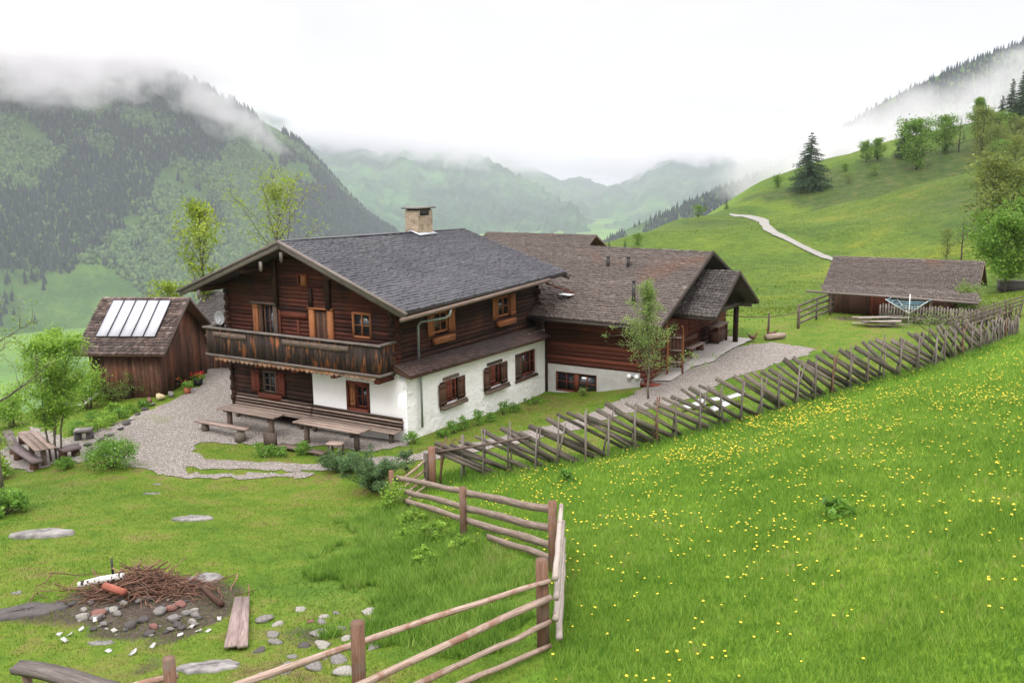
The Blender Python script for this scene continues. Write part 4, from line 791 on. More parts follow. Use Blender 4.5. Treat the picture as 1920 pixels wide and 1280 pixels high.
# slanted-plank fence
FP = np.array(FENCE); fd = np.r_[0, np.cumsum(np.hypot(*np.diff(FP, axis=0).T))]; FL = fd[-1]
def fp(s): x, y = np.interp(s, fd, FP[:, 0]), np.interp(s, fd, FP[:, 1]); return np.array([x, y, hz(x, y)])
sf = empty('plank_fence', fp(0), 0, 'long rustic fence of slanting grey-brown planks held between crossed stakes beside the meadow', 'fence'); SO = np.array(sf.location[:])
s = .0; tallf = lambda s: 1.0 + .12 * math.sin(s * .7) if s > 6 else .72 + .05 * s
k = 0; np_ = int((FL + .6) / .27)
for k in range(min(98, np_)):
    s = -.3 + (FL + .5) * (k / min(98, np_)) ** 1.12; h = (min(1.30, 1.05 + .05 * s) if s < 15 else max(.85, 1.30 - .07 * (s - 15))) + R.uniform(-.16, .16); le = R.uniform(1.6, 2.15)
    a = fp(max(s, 0.05)) + (0, 0, h + .12); b = fp(min(s + le, FL)) + (0, 0, R.uniform(.0, .12)); d = fp(min(s + 1, FL)) - fp(s); nrm = np.array([-d[1], d[0], 0]) / (np.hypot(d[0], d[1]) or 1)
    sd_ = nrm * (R.uniform(-.05, .05)); mb = MB(); w_ = R.uniform(.08, .16)
    mb.beam(a + sd_ - SO, b + sd_ - SO, .028, w_, rnd=R.random(), w1=.03, h1=w_ * R.uniform(.8, 1.1)); mb.build('plank', M['wood_fence'], sf)
ns = 42
for k in range(ns):
    s = .15 + (FL - .3) * k / (ns - 1) + R.uniform(-.08, .08); s = min(max(s, .1), FL - .1); p = fp(s); d = fp(min(s + .5, FL)) - fp(max(s - .5, 0)); d[2] = 0; d /= np.linalg.norm(d); nrm = np.array([-d[1], d[0], 0])
    for sg in (-1, 1):
        fq = 1 if s < 15 else max(.62, 1 - .035 * (s - 15)); h = (R.uniform(1.1, 1.5) if sg < 0 else R.uniform(1.15, 1.6)) * fq; ln = R.uniform(-.08, .08) if sg < 0 else R.uniform(-.02, .30); o_ = -nrm * sg * -.09
        q0 = p + nrm * sg * .10 + d * R.uniform(-.05, .05) - d * ln * .4 - (0, 0, .15); q1 = p - nrm * sg * (.0 if sg < 0 else .10) + nrm * sg * .04 + d * ln * .8 + (0, 0, h)
        mb = MB(); mb.tube([q0 - SO, (q0 + q1) / 2 + NR.randn(3) * .012 - SO, q1 - SO], [.036, .031, .022], 6, jit=.12); mb.build('stake', M['wood_grey'] if k % 9 else M['wood_post'], sf, True)
p8 = hover(809, 838, 1.2); mb = MB(); mb.tube([p8 - SO - (0, 0, .3), p8 - SO + (0, 0, 1.2)], [.115, .11], 12, jit=.03); mb.build('post', M['wood_post'], sf, True, label='thick reddish round end post')
p8b = p8 + (-.17, -.02, 0); mb = MB(); mb.beam(p8b - SO - (0, 0, .2), p8b - SO + (0, 0, 1.02), .12, .1, (0, 1, 0)); mb.build('post', M['wood_fence'], sf)
rail(p8 + (.1, .05, 1.02), fp(2.9) + (0, -.12, 1.0), .04, .035, M['wood_greybrown'], 7, .01, sf, SO)
for i, h_ in enumerate((.82, .55, .3, .08)): rail(p8 + (-.2, -.1, h_), PP['d'][0] + (.32, .12, h_ - .12 + .02 * i), .035, .03, M['wood_rail'], 6, .01, sf, SO)
# wire fence and board fence in the far yard
def small_fence(name, pts, h, nrail, label, mat, rail_r=.03, ph=.25, board=False):
    P3 = [on(*p) for p in pts]; e = empty(name, P3[0], 0, label, 'fence'); O = np.array(e.location[:])
    for p in P3: mb = MB(); mb.tube([p - O - (0, 0, .2), p - O + (R.uniform(-.03, .03), 0, h)], [.06, .05], 7); mb.build('post', mat, e, True)
    for a, b in zip(P3[:-1], P3[1:]):
        for i in range(nrail):
            z = h * (i + .9) / (nrail + .1)
            if board: mb = MB(); mb.beam(a - O + (0, -.06, z), b - O + (0, -.06, z), .03, .12); mb.build('rail', mat, e)
            else: mb = MB(); mb.tube([a - O + (0, 0, z), (a + b) / 2 - O + (0, 0, z - .06), b - O + (0, 0, z)], rail_r, 6); mb.build('rail', mat, e, True)
    return e
small_fence('wire_fence', [(1352, 622), (1440, 628), (1497, 616)], 1.1, 1, 'thin dark single-rail fence between the porch and the board fence', M['wood_greybrown'], .025)
small_fence('board_fence', [(1496, 616), (1530, 600), (1560, 588)], 1.25, 4, 'weathered board fence climbing to the left corner of the far barn', M['wood_fence'], board=True)
# ------------------------------------------------------------ sheds and far barn
def hut(name, O, rz, x0, x1, y0, y1, ze, zr, base, label, roofm, wallm, over=.35, vert=True, ridge_y=None, gm=None):
    e = empty(name, O, rz, label, 'shed'); ry = (y0 + y1) / 2 if ridge_y is None else ridge_y
    def wall(fac, u0, u1, z0, z1, top=None, mt=None):
        mb = MB(); u = u0
        while u < u1 - .02:
            w_ = min(R.uniform(.14, .24), u1 - u); zt = z1 if top is None else min(top(u), top(u + w_)) ; fac.bar(mb, u + .003, u + w_ - .003, z0, zt, -.03, R.uniform(-.004, .006)); u += w_
        return mb.build('wall', mt or wallm, e)
    A = Fac((0, y0, 0), (1, 0, 0), (0, -1, 0)); B = Fac((x1, 0, 0), (0, 1, 0), (1, 0, 0)); C_ = Fac((x0, 0, 0), (0, 1, 0), (-1, 0, 0)); D = Fac((0, y1, 0), (1, 0, 0), (0, 1, 0))
    g = lambda y: ze + (zr - ze) * (1 - abs(y - ry) / max(ry - y0 + over, y1 - ry + over)) - .08
    wall(A, x0, x1, base, ze + .05); wall(D, x0, x1, base, ze + .05); wall(B, y0 + .04, y1 - .04, base, 0, g, gm); wall(C_, y0 + .04, y1 - .04, base, 0, g)
    rf = MB(); ox = over; yo0, yo1 = y0 - over, y1 + over
    shingle_roof(rf, (x0 - ox, yo0, ze), (x1 + ox, yo0, ze), (x1 + ox, ry, zr), (x0 - ox, ry, zr), .16, .14, .022); shingle_roof(rf, (x1 + ox, yo1, ze), (x0 - ox, yo1, ze), (x0 - ox, ry, zr), (x1 + ox, ry, zr), .2, .16, .022)
    r = rf.build('roof', roofm, e); mb = MB(); mb.prism([(x0 - ox, yo0, ze - .03), (x1 + ox, yo0, ze - .03), (x1 + ox, ry, zr - .03), (x0 - ox, ry, zr - .03)], (0, 0, -.05)); mb.prism([(x1 + ox, yo1, ze - .03), (x0 - ox, yo1, ze - .03), (x0 - ox, ry, zr - .03), (x1 + ox, ry, zr - .03)], (0, 0, -.05)); mb.build('roof_boarding', M['wood_brown'], r)
    for yy in (yo0, yo1): mb = MB(); mb.beam((x1 + ox + .03, yy, ze - .04), (x1 + ox + .03, ry, zr - .04), .04, .14); mb.build('barge_board', M['wood_greybrown'], r)
    return e, r
SO_ = np.array([-14.95, 38.75, -.15]); rzS = -.10
sh, shr = hut('shed', SO_, rzS, -3.15, 0, 0, 4.6, 2.05, 4.12, -.3, 'weathered wooden shed with pale solar panels across its shingle roof', M['sh_shed'], M['wood_shed'], .42)
e0, e1 = np.array([-3.57, -.42, 2.05]), np.array([.42, -.42, 2.05]); r0 = np.array([-3.57, 2.3, 4.12]); up_ = (r0 - e0); nrm = np.cross(e1 - e0, up_); nrm /= np.linalg.norm(nrm)
for i in range(5):
    a = e0 + (e1 - e0) * (.165 + i * .135) + up_ * .27 + nrm * .09; b = e0 + (e1 - e0) * (.165 + (i + 1) * .135 - .008) + up_ * .27 + nrm * .09; d = up_ * .64
    mb = MB(); mb.prism([a, b, b + d, a + d], nrm * .05, rnd=.5); pn = mb.build('solar_panel', M['solar'], sh)
    mb = MB()
    for q0, q1 in ((a, b), (b, b + d), (b + d, a + d), (a + d, a)): mb.beam(q0 + nrm * .045, q1 + nrm * .045, .03, .03, nrm)
    mb.build('panel_frame', M['metal_dark'], pn)
hut('shed', (-14.2, 44.8, -1.2), -.45, -2.2, 3.4, 0, 4.2, 2.75, 4.6, -1, 'small hut with slipped grey shingles between the solar shed and the farmhouse', M['sh_porch'], M['wood_shed'], .4)
# far barn
FB = wor(11.2, 29.3, 0); fb_, fr_ = hut('barn', FB, -YAW, -3.7, 3.7, .55, 5.2, 2.5, 4.06, .6, 'low brown barn at the foot of the green hill behind the picket fence', M['sh_barn'], M['wood_brown'], .3, ridge_y=2.75)
hut('barn', wor(-10.5, 24.5, 0), -YAW, -3.2, 3.9, 0, 5.6, 3.6, 5.28, -.3, 'brown shingled barn roof rising just behind the ridge of the log barn', M['sh_barn'], M['wood_brown'], .45)
rf = MB(); shingle_roof(rf, (-3.75, -.85, 2.42), (4.3, -.85, 2.28), (4.05, -.1, 2.68), (-4.05, -.1, 2.68), .18, .14, .022)
for y in (-.72,):
    for x, h in ((-3.3, 2.4), (-.2, 2.35), (1.9, 2.33)): mb = MB(); mb.tube([(x, y, 1.0), (x, y, h)], .06, 7); mb.build('porch_post', M['wood_greybrown'], fb_, True)
mb = MB(); mb.tube([(-4.6, -.95, 2.36), (0, -1.0, 2.32), (4.2, -.95, 2.22)], .07, 7, jit=.08); mb.build('gutter', M['wood_grey'], fb_, True)
rf.build('roof_edge', M['sh_barn'], fr_)
mb = MB(); Fb = Fac((0, .5, 0), (1, 0, 0), (0, -1, 0))
for k in range(11): Fb.bar(mb, -3.3 + k * .17, -3.14 + k * .17, 1.05, 2.05 + .02 * (k % 2), .02, .05)
mb.build('plank_gate', M['wood_brown'], fb_); mb = MB()
for k in range(5): Fb.bar(mb, -1.4 + k * .2, -1.21 + k * .2, 1.0, 2.2, .015, .05)
mb.build('door', M['wood_redbrown'], fb_)
pf = empty('picket_fence', wor(10.6, 28.1, 1.05), -YAW, 'grey picket fence in front of the far barn', 'fence'); mb = MB()
for z in (.3, .72): mb.beam((0, .04, z), (5.4, .04, z), .03, .07)
mb.build('fence_rail', M['wood_grey'], pf)
for k in range(38): mb = MB(); x = k * .145; h_ = R.uniform(.86, .96); mb.prism([(x, 0, 0), (x + .085, 0, 0), (x + .085, 0, h_ - .05), (x + .04, 0, h_), (x, 0, h_ - .05)], (0, -.02, 0)); mb.build('picket', M['wood_grey'], pf)
tall = empty('hurdle_fence', on(1790, 640), 0, 'dense tangle of upright sticks and rails forming the far end of the yard fence', 'fence'); O = np.array(tall.location[:])
for k in range(90):
    t_ = R.random(); p = on(1770 + 140 * t_, 634 - 44 * t_) - O + (R.uniform(-.4, .4), R.uniform(-.6, .6), 0); h_ = R.uniform(.5, 1.15); mb = MB(); mb.tube([p - (0, 0, .2), p + (R.uniform(-.3, .3), R.uniform(-.1, .1), h_)], [.04, .02], 5); mb.build('stake', M['wood_fence'], tall, True)
for k in range(4):
    z = .2 + .2 * k; a = on(1775, 632) - O + (0, 0, z); b = on(1915, 588) - O + (0, 0, z + .1); mb = MB(); mb.tube([a, (a + b) / 2 + (0, 0, .05), b], .035, 6); mb.build('rail', M['wood_greybrown'], tall, True)
# rotary clothes dryer
p = on(1703, 607); dr_ = empty('clothes_dryer', p, 0, 'white rotary clothes dryer with pale blue lines before the far barn', 'clothes dryer')
mb = MB(); mb.tube([(0, 0, 0), (0, 0, 1.6)], .025, 6); mb.build('pole', M['white'], dr_, True); ends = []
for k in range(4):
    a = .2 + k * math.pi / 2; e = np.array([1.45 * math.cos(a), 1.45 * math.sin(a), 1.38]); ends.append(e); mb = MB(); mb.tube([(0, 0, .55), e], .022, 6); mb.build('arm', M['white'], dr_, True)
M['line_blue'] = flat('line_blue', (.25, .50, .62), .6); mb = MB()
for f in (.45, .62, .8, .97):
    q = [np.array([0, 0, .55]) + (e - (0, 0, .55)) * f for e in ends]
    for i in range(4): mb.tube([q[i], (q[i] + q[(i + 1) % 4]) / 2 - (0, 0, .04), q[(i + 1) % 4]], .013, 4)
mb.build('washing_line', M['line_blue'], dr_)
# ------------------------------------------------------------ benches and tables by the house
def leg(parent, p, w, d, h, mat='wood_greybrown', name='leg'): mb = MB(); mb.beam(p, (p[0], p[1], p[2] + h), w, d, (0, 1, 0)); return mb.build(name, M[mat], parent)
for (x0, x1, lb) in ((-8.35, -4.38, 'long slatted bench against the dark log wall under the shuttered window'), (-4.32, -.12, 'long slatted bench against the smooth white wall under the red window')):
    e = empty('slatted_bench', wor((x0 + x1) / 2, -.4, 0), -YAW, lb, 'bench'); L_ = (x1 - x0) / 2
    for i in range(4): mb = MB(); mb.beam((-L_, .28 - .03 * i, .82 - i * .115), (L_, .28 - .03 * i, .82 - i * .115 + .0), .05, .06, (0, .3, 1)); mb.build('back_slat', M['wood_bench'] if i % 2 else M['wood_greybrown'], e)
    mb = MB(); mb.beam((-L_ + .02, .31, .62), (L_ - .02, .31, .62), .02, .40); mb.build('back_board', M['wood_brown'], e)
    for i in range(3): mb = MB(); mb.beam((-L_, .14 - i * .15, .40), (L_, .14 - i * .15, .40), .13, .04); mb.build('seat_board', M['wood_bench'], e)
    for x in (-L_ + .3, 0, L_ - .3): leg(e, (x, 0, -.05), .12, .14, .43)
def table(x0, x1, y0, y1, z, label, th=.05):
    e = empty('trestle_table', wor((x0 + x1) / 2, (y0 + y1) / 2, 0), -YAW, label, 'table'); L_, D_ = (x1 - x0) / 2, (y1 - y0) / 2; n = 3
    for i in range(n): w_ = 2 * D_ / n; mb = MB(); mb.beam((-L_ + R.uniform(0, .03), -D_ + w_ * (i + .5), z), (L_ - R.uniform(0, .03), -D_ + w_ * (i + .5), z), w_ - .008, th); mb.build('table_board', M['wood_bench'], e)
    for x in (-L_ + .35, L_ - .4): leg(e, (x, 0, -.1), .13, .15, z + .07, 'wood_greybrown'); mb = MB(); mb.beam((x, -D_ + .06, z - .06), (x, D_ - .06, z - .06), .1, .06); mb.build('cross_bar', M['wood_greybrown'], e)
    return e
table(-7.42, -4.5, -2.0, -1.4, .72, 'grey wooden table in front of the dark log wall bench'); table(-3.55, -.5, -2.02, -1.32, .72, 'pale wooden table with a dark stain in front of the white wall')
def slab_bench(name, P0, P1, w, z, label, legs=((.15, .3), (.85, .3)), mat='wood_bench', th=.07, lm='stone', cat='bench', legw=.26):
    P0, P1 = np.array(P0, float), np.array(P1, float); c = (P0 + P1) / 2; d = P1 - P0; L_ = np.linalg.norm(d[:2]); rz = math.atan2(d[1], d[0]); zz = hz(c[0], c[1]); e = empty(name, (c[0], c[1], zz), rz, label, cat)
    mb = MB(); n = 6
    for i in range(1): mb.beam((-L_ / 2, 0, z - th / 2), (L_ / 2, 0, z - th / 2), w, th, warp=.008)
    mb.build('seat', M[mat], e)
    for t_, _ in legs: mb = MB(); x = -L_ / 2 + L_ * t_; mb.tube([(x, 0, -.1), (x, 0, z - th)], [legw * .55, legw * .5], 9, jit=.06); mb.build('leg', M[lm], e, True)
    return e
a, b = wor(-7.9, -2.5), wor(-5.3, -2.45); slab_bench('log_bench', a, b, .3, .40, 'low bench of a split log in front of the grey table', lm='wood_greybrown')
a, b = wor(-3.6, -2.62), wor(-1.5, -2.62); slab_bench('log_bench', a, b, .28, .16, 'sagging low log bench in front of the pale stained table', lm='wood_greybrown', mat='wood_greybrown')
e = empty('stool', wor(-1.15, -2.45, 0), -YAW + .3, 'small square wooden stool at the end of the pale stained table', 'stool'); mb = MB(); mb.box((0, 0, .42), (.55, .42, .05)); mb.build('seat', M['wood_bench'], e)
for x, y in ((-.2, -.15), (.2, -.15), (-.2, .15), (.2, .15)): leg(e, (x, y, 0), .06, .06, .40)
mb = MB(); mb.tube([(0, 0, 0), (0, 0, .32)], [.2, .18], 10, jit=.08); q = wor(-5.4, -2.75); tag(mb.build('chopping_block', M['bark'], None, True, loc_=(q[0], q[1], hz(q[0], q[1])), rz=.2), 'bark-covered chopping block beside the low log bench', 'chopping block')
mb = MB(); mb.box((0, 0, .28), (.5, .16, .56)); q = wor(-3.9, -2.75); tag(mb.build('post_stump', M['wood_greybrown'], None, loc_=(q[0], q[1], hz(q[0], q[1])), rz=-YAW), 'upright grey-green timber block between the two tables', 'timber block')
# table group on the left
def dir2(a, b): return at(a[0], a[1], hz(*at(a[0], a[1], 0)[:2]) + b)
a, b = at(50, 812, .62), at(88, 846, .62); e = table(-1.25, 1.25, -.32, .32, .7, 'dark wet wooden table between low benches under the rowan tree')
d = b - a; c = (a + b) / 2; e.location = (c[0], c[1], hz(c[0], c[1]) - .02); e.rotation_euler = (0, 0, math.atan2(d[1], d[0]))
slab_bench('plank_bench', at(26, 838, .32), at(70, 868, .32), .34, .42, 'thick dark plank bench in front of the dark wet table', mat='wood_purple', lm='wood_brown', th=.1)
slab_bench('plank_bench', at(14, 806, .32), at(26, 834, .32), .3, .42, 'dark plank bench at the outer end of the dark wet table', mat='wood_purple', lm='wood_brown', th=.1)
slab_bench('plank_bench', at(112, 846, .3), at(146, 838, .3), .5, .36, 'short wide plank bench beside the rowan stems', mat='wood_purple', lm='wood_brown', th=.08)
slab_bench('plank_bench', at(36, 806, .4), at(66, 806, .4), .34, .42, 'pale grey bench behind the dark wet table', mat='wood_bench', lm='wood_brown', th=.08)
slab_bench('slab_bench', at(140, 806, .35), at(172, 804, .35), .42, .4, 'grey stone slab seat resting on stones by the flower bed', mat='stone_slab', lm='stone_dark', th=.08, cat='stone seat')
# sun lounger like white frame
q = on(153, 768); e = empty('deck_chair', q, .3, 'white folding deck chair lying open beyond the flower bed', 'deck chair')
mb = MB(); mb.beam((-.75, 0, .28), (.1, 0, .26), .6, .03); mb.beam((.1, 0, .26), (.65, .05, .62), .6, .03); mb.build('canvas', M['white'], e)
for x, y in ((-.7, -.28), (-.7, .28), (.1, -.28), (.1, .28)): mb = MB(); mb.tube([(x, y, 0), (x + .05, y, .27)], .018, 5); mb.build('leg', M['metal_dark'], e)
# ------------------------------------------------------------ porch things
q = wor(5.35, 11.6); zq = hz(q[0], q[1]); e = empty('hay_sledge', (q[0], q[1], zq), -YAW + .25, 'wooden hay sledge with curved runners stood upright at the barn corner', 'sledge')
for sx in (-.32, .32):
    mb = MB(); mb.tube([(sx, 0, 0), (sx, .05, 1.2), (sx, .02, 1.75), (sx, -.15, 2.05), (sx, -.42, 2.18)], [.045, .045, .042, .04, .03], 7); mb.build('runner', M['wood_orange'], e, True)
for z in (.55, 1.05, 1.6): mb = MB(); mb.beam((-.36, .05, z), (.36, .05, z), .05, .07); mb.build('cross_bar', M['wood_bench'], e)
mb = MB()
for k in range(4): mb.beam((-.25 + k * .165, .10, .3), (-.25 + k * .165, .10, 1.75), .14, .02, (0, 1, 0))
mb.build('deck_board', M['wood_brown'], e)
def zl(x, y): q = wor(x, y); return (q[0], q[1], hz(q[0], q[1]) + .05)
e = empty('porch_bench', zl(5.25, 14.2), -YAW + math.pi / 2, 'brown plank bench on the terrace against the barn wall under the porch', 'bench')
mb = MB(); mb.box((0, 0, .45), (1.7, .38, .05)); mb.build('seat', M['wood_bench'], e); mb = MB(); mb.box((0, .2, .75), (1.7, .04, .22)); mb.build('backrest', M['wood_brown'], e)
for x in (-.7, .7): leg(e, (x, 0, 0), .06, .34, .43, 'wood_brown')
e = empty('workbench', zl(5.35, 17.0), -YAW + math.pi / 2, 'heavy wooden workbench with a pale top at the far end of the porch', 'workbench')
mb = MB(); mb.box((0, 0, .86), (1.5, .6, .08)); mb.build('top', M['wood_bench'], e)
for x in (-.6, .6):
    for y in (-.22, .22): leg(e, (x, y, 0), .1, .1, .82, 'wood_brown')
mb = MB(); mb.box((0, 0, .35), (1.3, .44, .5)); mb.build('cupboard', M['wood_brown'], e)
TER = np.array([wor(4.72, 10.6)[:2], wor(5.6, 10.6)[:2], wor(5.75, 12.6)[:2], wor(6.4, 13.4)[:2], wor(6.6, 18.6)[:2], wor(4.72, 18.9)[:2]]); M['paving'] = flat('paving', (.42, .40, .37), .85, .15, 2)
sheet('terrace', TER, M['paving'], .4, .07, .02)
mb = MB(); mb.box((0, 0, .04), (.9, .5, .05)); q = wor(5.0, 10.0); tag(mb.build('door_step', M['wood_redbrown'], None, loc_=(q[0], q[1], hz(q[0], q[1]) + .02), rz=-YAW), 'low red-brown board step at the barn corner', 'step')
q = pl(1188.5, 705, 1, 9.9); Q = wor(*q); e = empty('wall_lamp', Q, -YAW, 'pair of round white lamps at the foot of the barn wall', 'lamp')
for x in (-.17, .17): mb = MB(); v, f = ICO[2]; mb.add(v * .105 + (x, -.12, 0), [tuple(t_) for t_ in f]); mb.build('globe', M['white'], e, True)
mb = MB(); mb.box((0, -.03, 0), (.5, .06, .08)); mb.build('bracket', M['metal_grey'], e)
# white things behind the fence
for i, (px, py, sx, sy, rz) in enumerate(((1298, 768, .42, .2, .3), (1334, 758, .5, .22, -.4), (1352, 772, .3, .2, .2), (1374, 755, .38, .22, -.2))):
    p = on(px, py); mb = MB(); mb.beam((-sx, 0, .10), (sx, 0, .22 + .05 * i), sy * 2, .03); o = mb.build('white_panel', M['plastic_white'], None, loc_=p, rz=rz); tag(o, ['leftmost white panel lying in the grass behind the slanted fence', 'largest white panel lying on the gravel behind the slanted fence', 'small white panel lying close behind the slanted fence', 'rightmost whitish panel lying behind the slanted fence'][i], 'panel', 'white panels lying behind the slanted fence')
# log and timber stacks in the far yard
p = on(1457, 638); mb = MB(); mb.tube([(-.55, 0, .16), (.45, .35, .18)], [.15, .14], 10, jit=.05); tag(mb.build('log', M['wood_bench'], None, True, loc_=p), 'short pale log lying on the grass by the far edge of the gravel', 'log')
for i, (px, py, n, L_, lb) in enumerate(((1650, 612, 14, 2.2, 'heap of grey weathered boards on the lawn left of the clothes dryer'), (1742, 606, 9, 1.5, 'smaller heap of grey boards on the lawn right of the clothes dryer'))):
    p = on(px, py); e = empty('board_stack', p, 0, lb, 'board stack')
    for k in range(n): a = R.uniform(-.25, .1); c = np.array([R.uniform(-.6, .6), R.uniform(-.5, .5), .06 + .035 * k]); d = np.array([math.cos(a), math.sin(a), R.uniform(-.03, .03)]) * L_ * R.uniform(.3, .5); mb = MB(); mb.beam(c - d, c + d, R.uniform(.15, .3), .03); mb.build('board', M['wood_pale'] if k % 3 else M['wood_grey'], e)
p = on(1895, 545); e = empty('water_trough', p, -.2, 'stone-walled well trough under the dense round tree at the right edge', 'trough'); mb = MB()
for a_, b_2 in (((-.8, -.4), (.8, -.4)), ((.8, -.4), (.8, .4)), ((.8, .4), (-.8, .4)), ((-.8, .4), (-.8, -.4))): mb.beam(a_ + (.35,), b_2 + (.35,), .14, .7)
mb.build('basin', M['stone_dark'], e); mb = MB(); mb.box((0, 0, .75), (1.9, .95, .08)); mb.build('cover', M['wood_grey'], e)
# ------------------------------------------------------------ satellite dish on the balcony
e = empty('satellite_dish', wor(-8.35, -.75, 3.58), -YAW, 'small grey satellite dish on the left end of the balcony rail', 'satellite dish')
vs = []; fs = []; nr, na = 6, 24
for i in range(nr + 1):
    r_ = .27 * i / nr
    for k in range(na): a = 2 * math.pi * k / na; vs.append((r_ * math.cos(a), .10 * (r_ / .27) ** 2 - .1, r_ * math.sin(a)))
for i in range(nr):
    for k in range(na): k2 = (k + 1) % na; fs.append((i * na + k, i * na + k2, (i + 1) * na + k2, (i + 1) * na + k))
vs = [(x * 1, -y, z + .32) for x, y, z in vs]; mb = MB(); mb.add(vs, fs); M['dish'] = flat('dish', (.30, .31, .33), .45, .08); o = mb.build('reflector', M['dish'], e, True); md = o.modifiers.new('s', 'SOLIDIFY'); md.thickness = .008
mb = MB(); mb.tube([(0, .02, -.05), (0, .05, .3)], .02, 6); mb.build('mast', M['metal_grey'], e, True); mb = MB(); mb.tube([(0, -.02, .08), (.35, -.30, .22)], .014, 6); mb.tube([(.33, -.29, .21), (.42, -.33, .26)], .03, 8); mb.build('feed_arm', M['metal_grey'], e, True)
# ------------------------------------------------------------ fire pit, stones, boards
p = on(265, 1125)
def gpos(px, py, dz=0): q = on(px, py); return q + (0, 0, dz)
def tw(mb, c, L_, r_, a, tilt=.1, bend=.15, n=5):
    d = np.array([math.cos(a), math.sin(a), tilt]); pts = [c + d * L_ * (t - .5) + np.array([R.uniform(-1, 1), R.uniform(-1, 1), R.uniform(-.5, 1)]) * bend * L_ * .25 for t in np.linspace(0, 1, n)]
    mb.tube(pts, [r_ * (1 - .6 * t) for t in np.linspace(0, 1, n)], 5)
mb = MB(); O = np.array(gpos(270, 1108))
for k in range(520):
    u = R.gauss(0, .62); v_ = R.gauss(0, .32); c = np.array([u, v_, max(.04, .50 - .42 * abs(u) - .5 * abs(v_)) * R.uniform(.1, 1.1)]); c[2] += hz(O[0] + c[0], O[1] + c[1]) - O[2]
    tw(mb, c, R.uniform(.35, 1.1), R.uniform(.006, .018), R.gauss(.0, .9) - .35, R.gauss(0, .2), .3)
M['twig'] = wood('twig', (.06, .03, .02), (.16, .085, .055), (.30, .20, .14), rvar=.5)
tag(mb.build('brushwood_heap', M['twig'], None, True, loc_=O), 'tangled heap of thin brown branches on the fire pit', None, None, 'stuff')
def one(name, mb, mat, pos, label, cat, group=None, smooth=True, rz=0): return tag(mb.build(name, mat, None, smooth, loc_=pos, rz=rz), label, cat, group)
a, b = hover(148, 1096, .26) + (0, 0, .26), hover(231, 1079, .42) + (0, 0, .42); O = (a + b) / 2; mb = MB(); mb.tube([a - O, (a + b) / 2 - O + (0, 0, .015), b - O], [.062, .068, .062], 12, jit=.02); one('birch_log', mb, M['birch'], O, 'white birch log with dark bark marks on top of the brushwood heap', 'log')
M['log_ember'] = wood('log_ember', (.10, .03, .02), (.22, .07, .045), (.34, .13, .085)); a, b = hover(196, 1098, .30) + (0, 0, .30), hover(234, 1110, .26) + (0, 0, .26); O = (a + b) / 2; mb = MB(); mb.tube([a - O, b - O], [.075, .07], 10, jit=.06); one('split_log', mb, M['log_ember'], O, 'short reddish split log lying below the birch log', 'log')
a, b = gpos(377, 1112, .15), gpos(416, 1140, .08); O = (a + b) / 2; mb = MB(); mb.tube([a - O, b - O], [.05, .06], 9, jit=.1); one('stick', mb, M['wood_brown'], O, 'curved brown branch sticking out of the right end of the brushwood heap', 'branch')
a, b = gpos(205, 1160, .05), gpos(212, 1090, .55); O = (a + b) / 2; b2 = gpos(213, 1068, .75); mb = MB(); mb.tube([gpos(213, 1090, .0) - O, gpos(213, 1090, .5) - O], [.03, .02], 7, jit=.1); one('charred_stake', mb, M['metal_dark'], O, 'short charred black stake standing behind the birch log', 'stake')
a = gpos(240, 1150, .1); mb = MB(); O = a; pts = [(0, 0, .0), (.02, .1, .25), (.15, .2, .42), (.35, .1, .35), (.42, -.1, .1)]; mb.tube(pts, [.014, .013, .012, .01, .008], 6); one('stick', mb, M['wood_greybrown'], O, 'pale arched branch bending over the stones of the fire pit', 'branch')
M['litter'] = flat('litter', (.52, .51, .48), .7, .2, 9)
# stones of the pit: meshes shared
def rock_meshes(n, mats, sz=(1, .8, .55), sub=2, seed=50):
    out = []
    for i in range(n):
        mb = MB(); mb.rock((0, 0, .0), sz[0], sz[1] * R.uniform(.8, 1.1), sz[2] * R.uniform(.8, 1.2), seed=seed + i, sub=sub); me = mesh_np('stone', np.array(mb.v), mb.f, mats[i % len(mats)], mb.r, None, None, False); out.append(me)
    return out
M['stone_pale'] = flat('stone_pale', (.30, .285, .25), .85, .5, 6); RM = rock_meshes(9, [M['stone'], M['stone_dark'], M['stone_pale'], M['stone_red']]); RC_ = {'g': [RM[i] for i in (0, 2, 4, 6, 8)], 'd': [RM[i] for i in (1, 5)], 'r': [RM[i] for i in (3, 7)]}
def stone(px, py, s, kind='g', label=None, group=None, name='stone', fl=1.0, sink=.25, cat='stone'):
    q = on(px, py); o = bpy.data.objects.new(name, R.choice(RC_[kind])); COL.objects.link(o); o.location = (q[0], q[1], q[2] + s * (.5 * fl - sink)); o.scale = (s, s, s * fl); o.rotation_euler = (R.uniform(-.15, .15), R.uniform(-.15, .15), R.uniform(0, 6.28)); return tag(o, label, cat, group)
named = [(158, 1158, .17, 'g', 'pale boulder at the left rim of the fire pit'), (184, 1154, .17, 'r', 'rounded reddish stone at the left rim of the fire pit'), (222, 1152, .12, 'g', 'grey stone inside the pit right of the reddish one'), (245, 1175, .17, 'd', 'large dark stone at the lower middle of the fire pit'),
         (298, 1150, .18, 'g', 'grey stone in the middle of the pit below the twigs'), (319, 1143, .15, 'r', 'maroon stone below the right part of the brushwood'), (338, 1136, .14, 'r', 'smaller maroon stone right of the bigger maroon one'), (322, 1162, .16, 'g', 'upright grey stone on the right rim of the fire pit'),
         (137, 1135, .13, 'd', 'dark stone left of the fire pit'), (268, 1165, .15, 'd', 'black sooty stone in the bottom of the fire pit'), (290, 1176, .12, 'r', 'small rusty stone on the lower rim of the fire pit'), (352, 1152, .13, 'g', 'flat grey stone right of the upright one')]
for px, py, s, k, lb in named: stone(px, py, s, k, lb, 'stones around the fire pit')
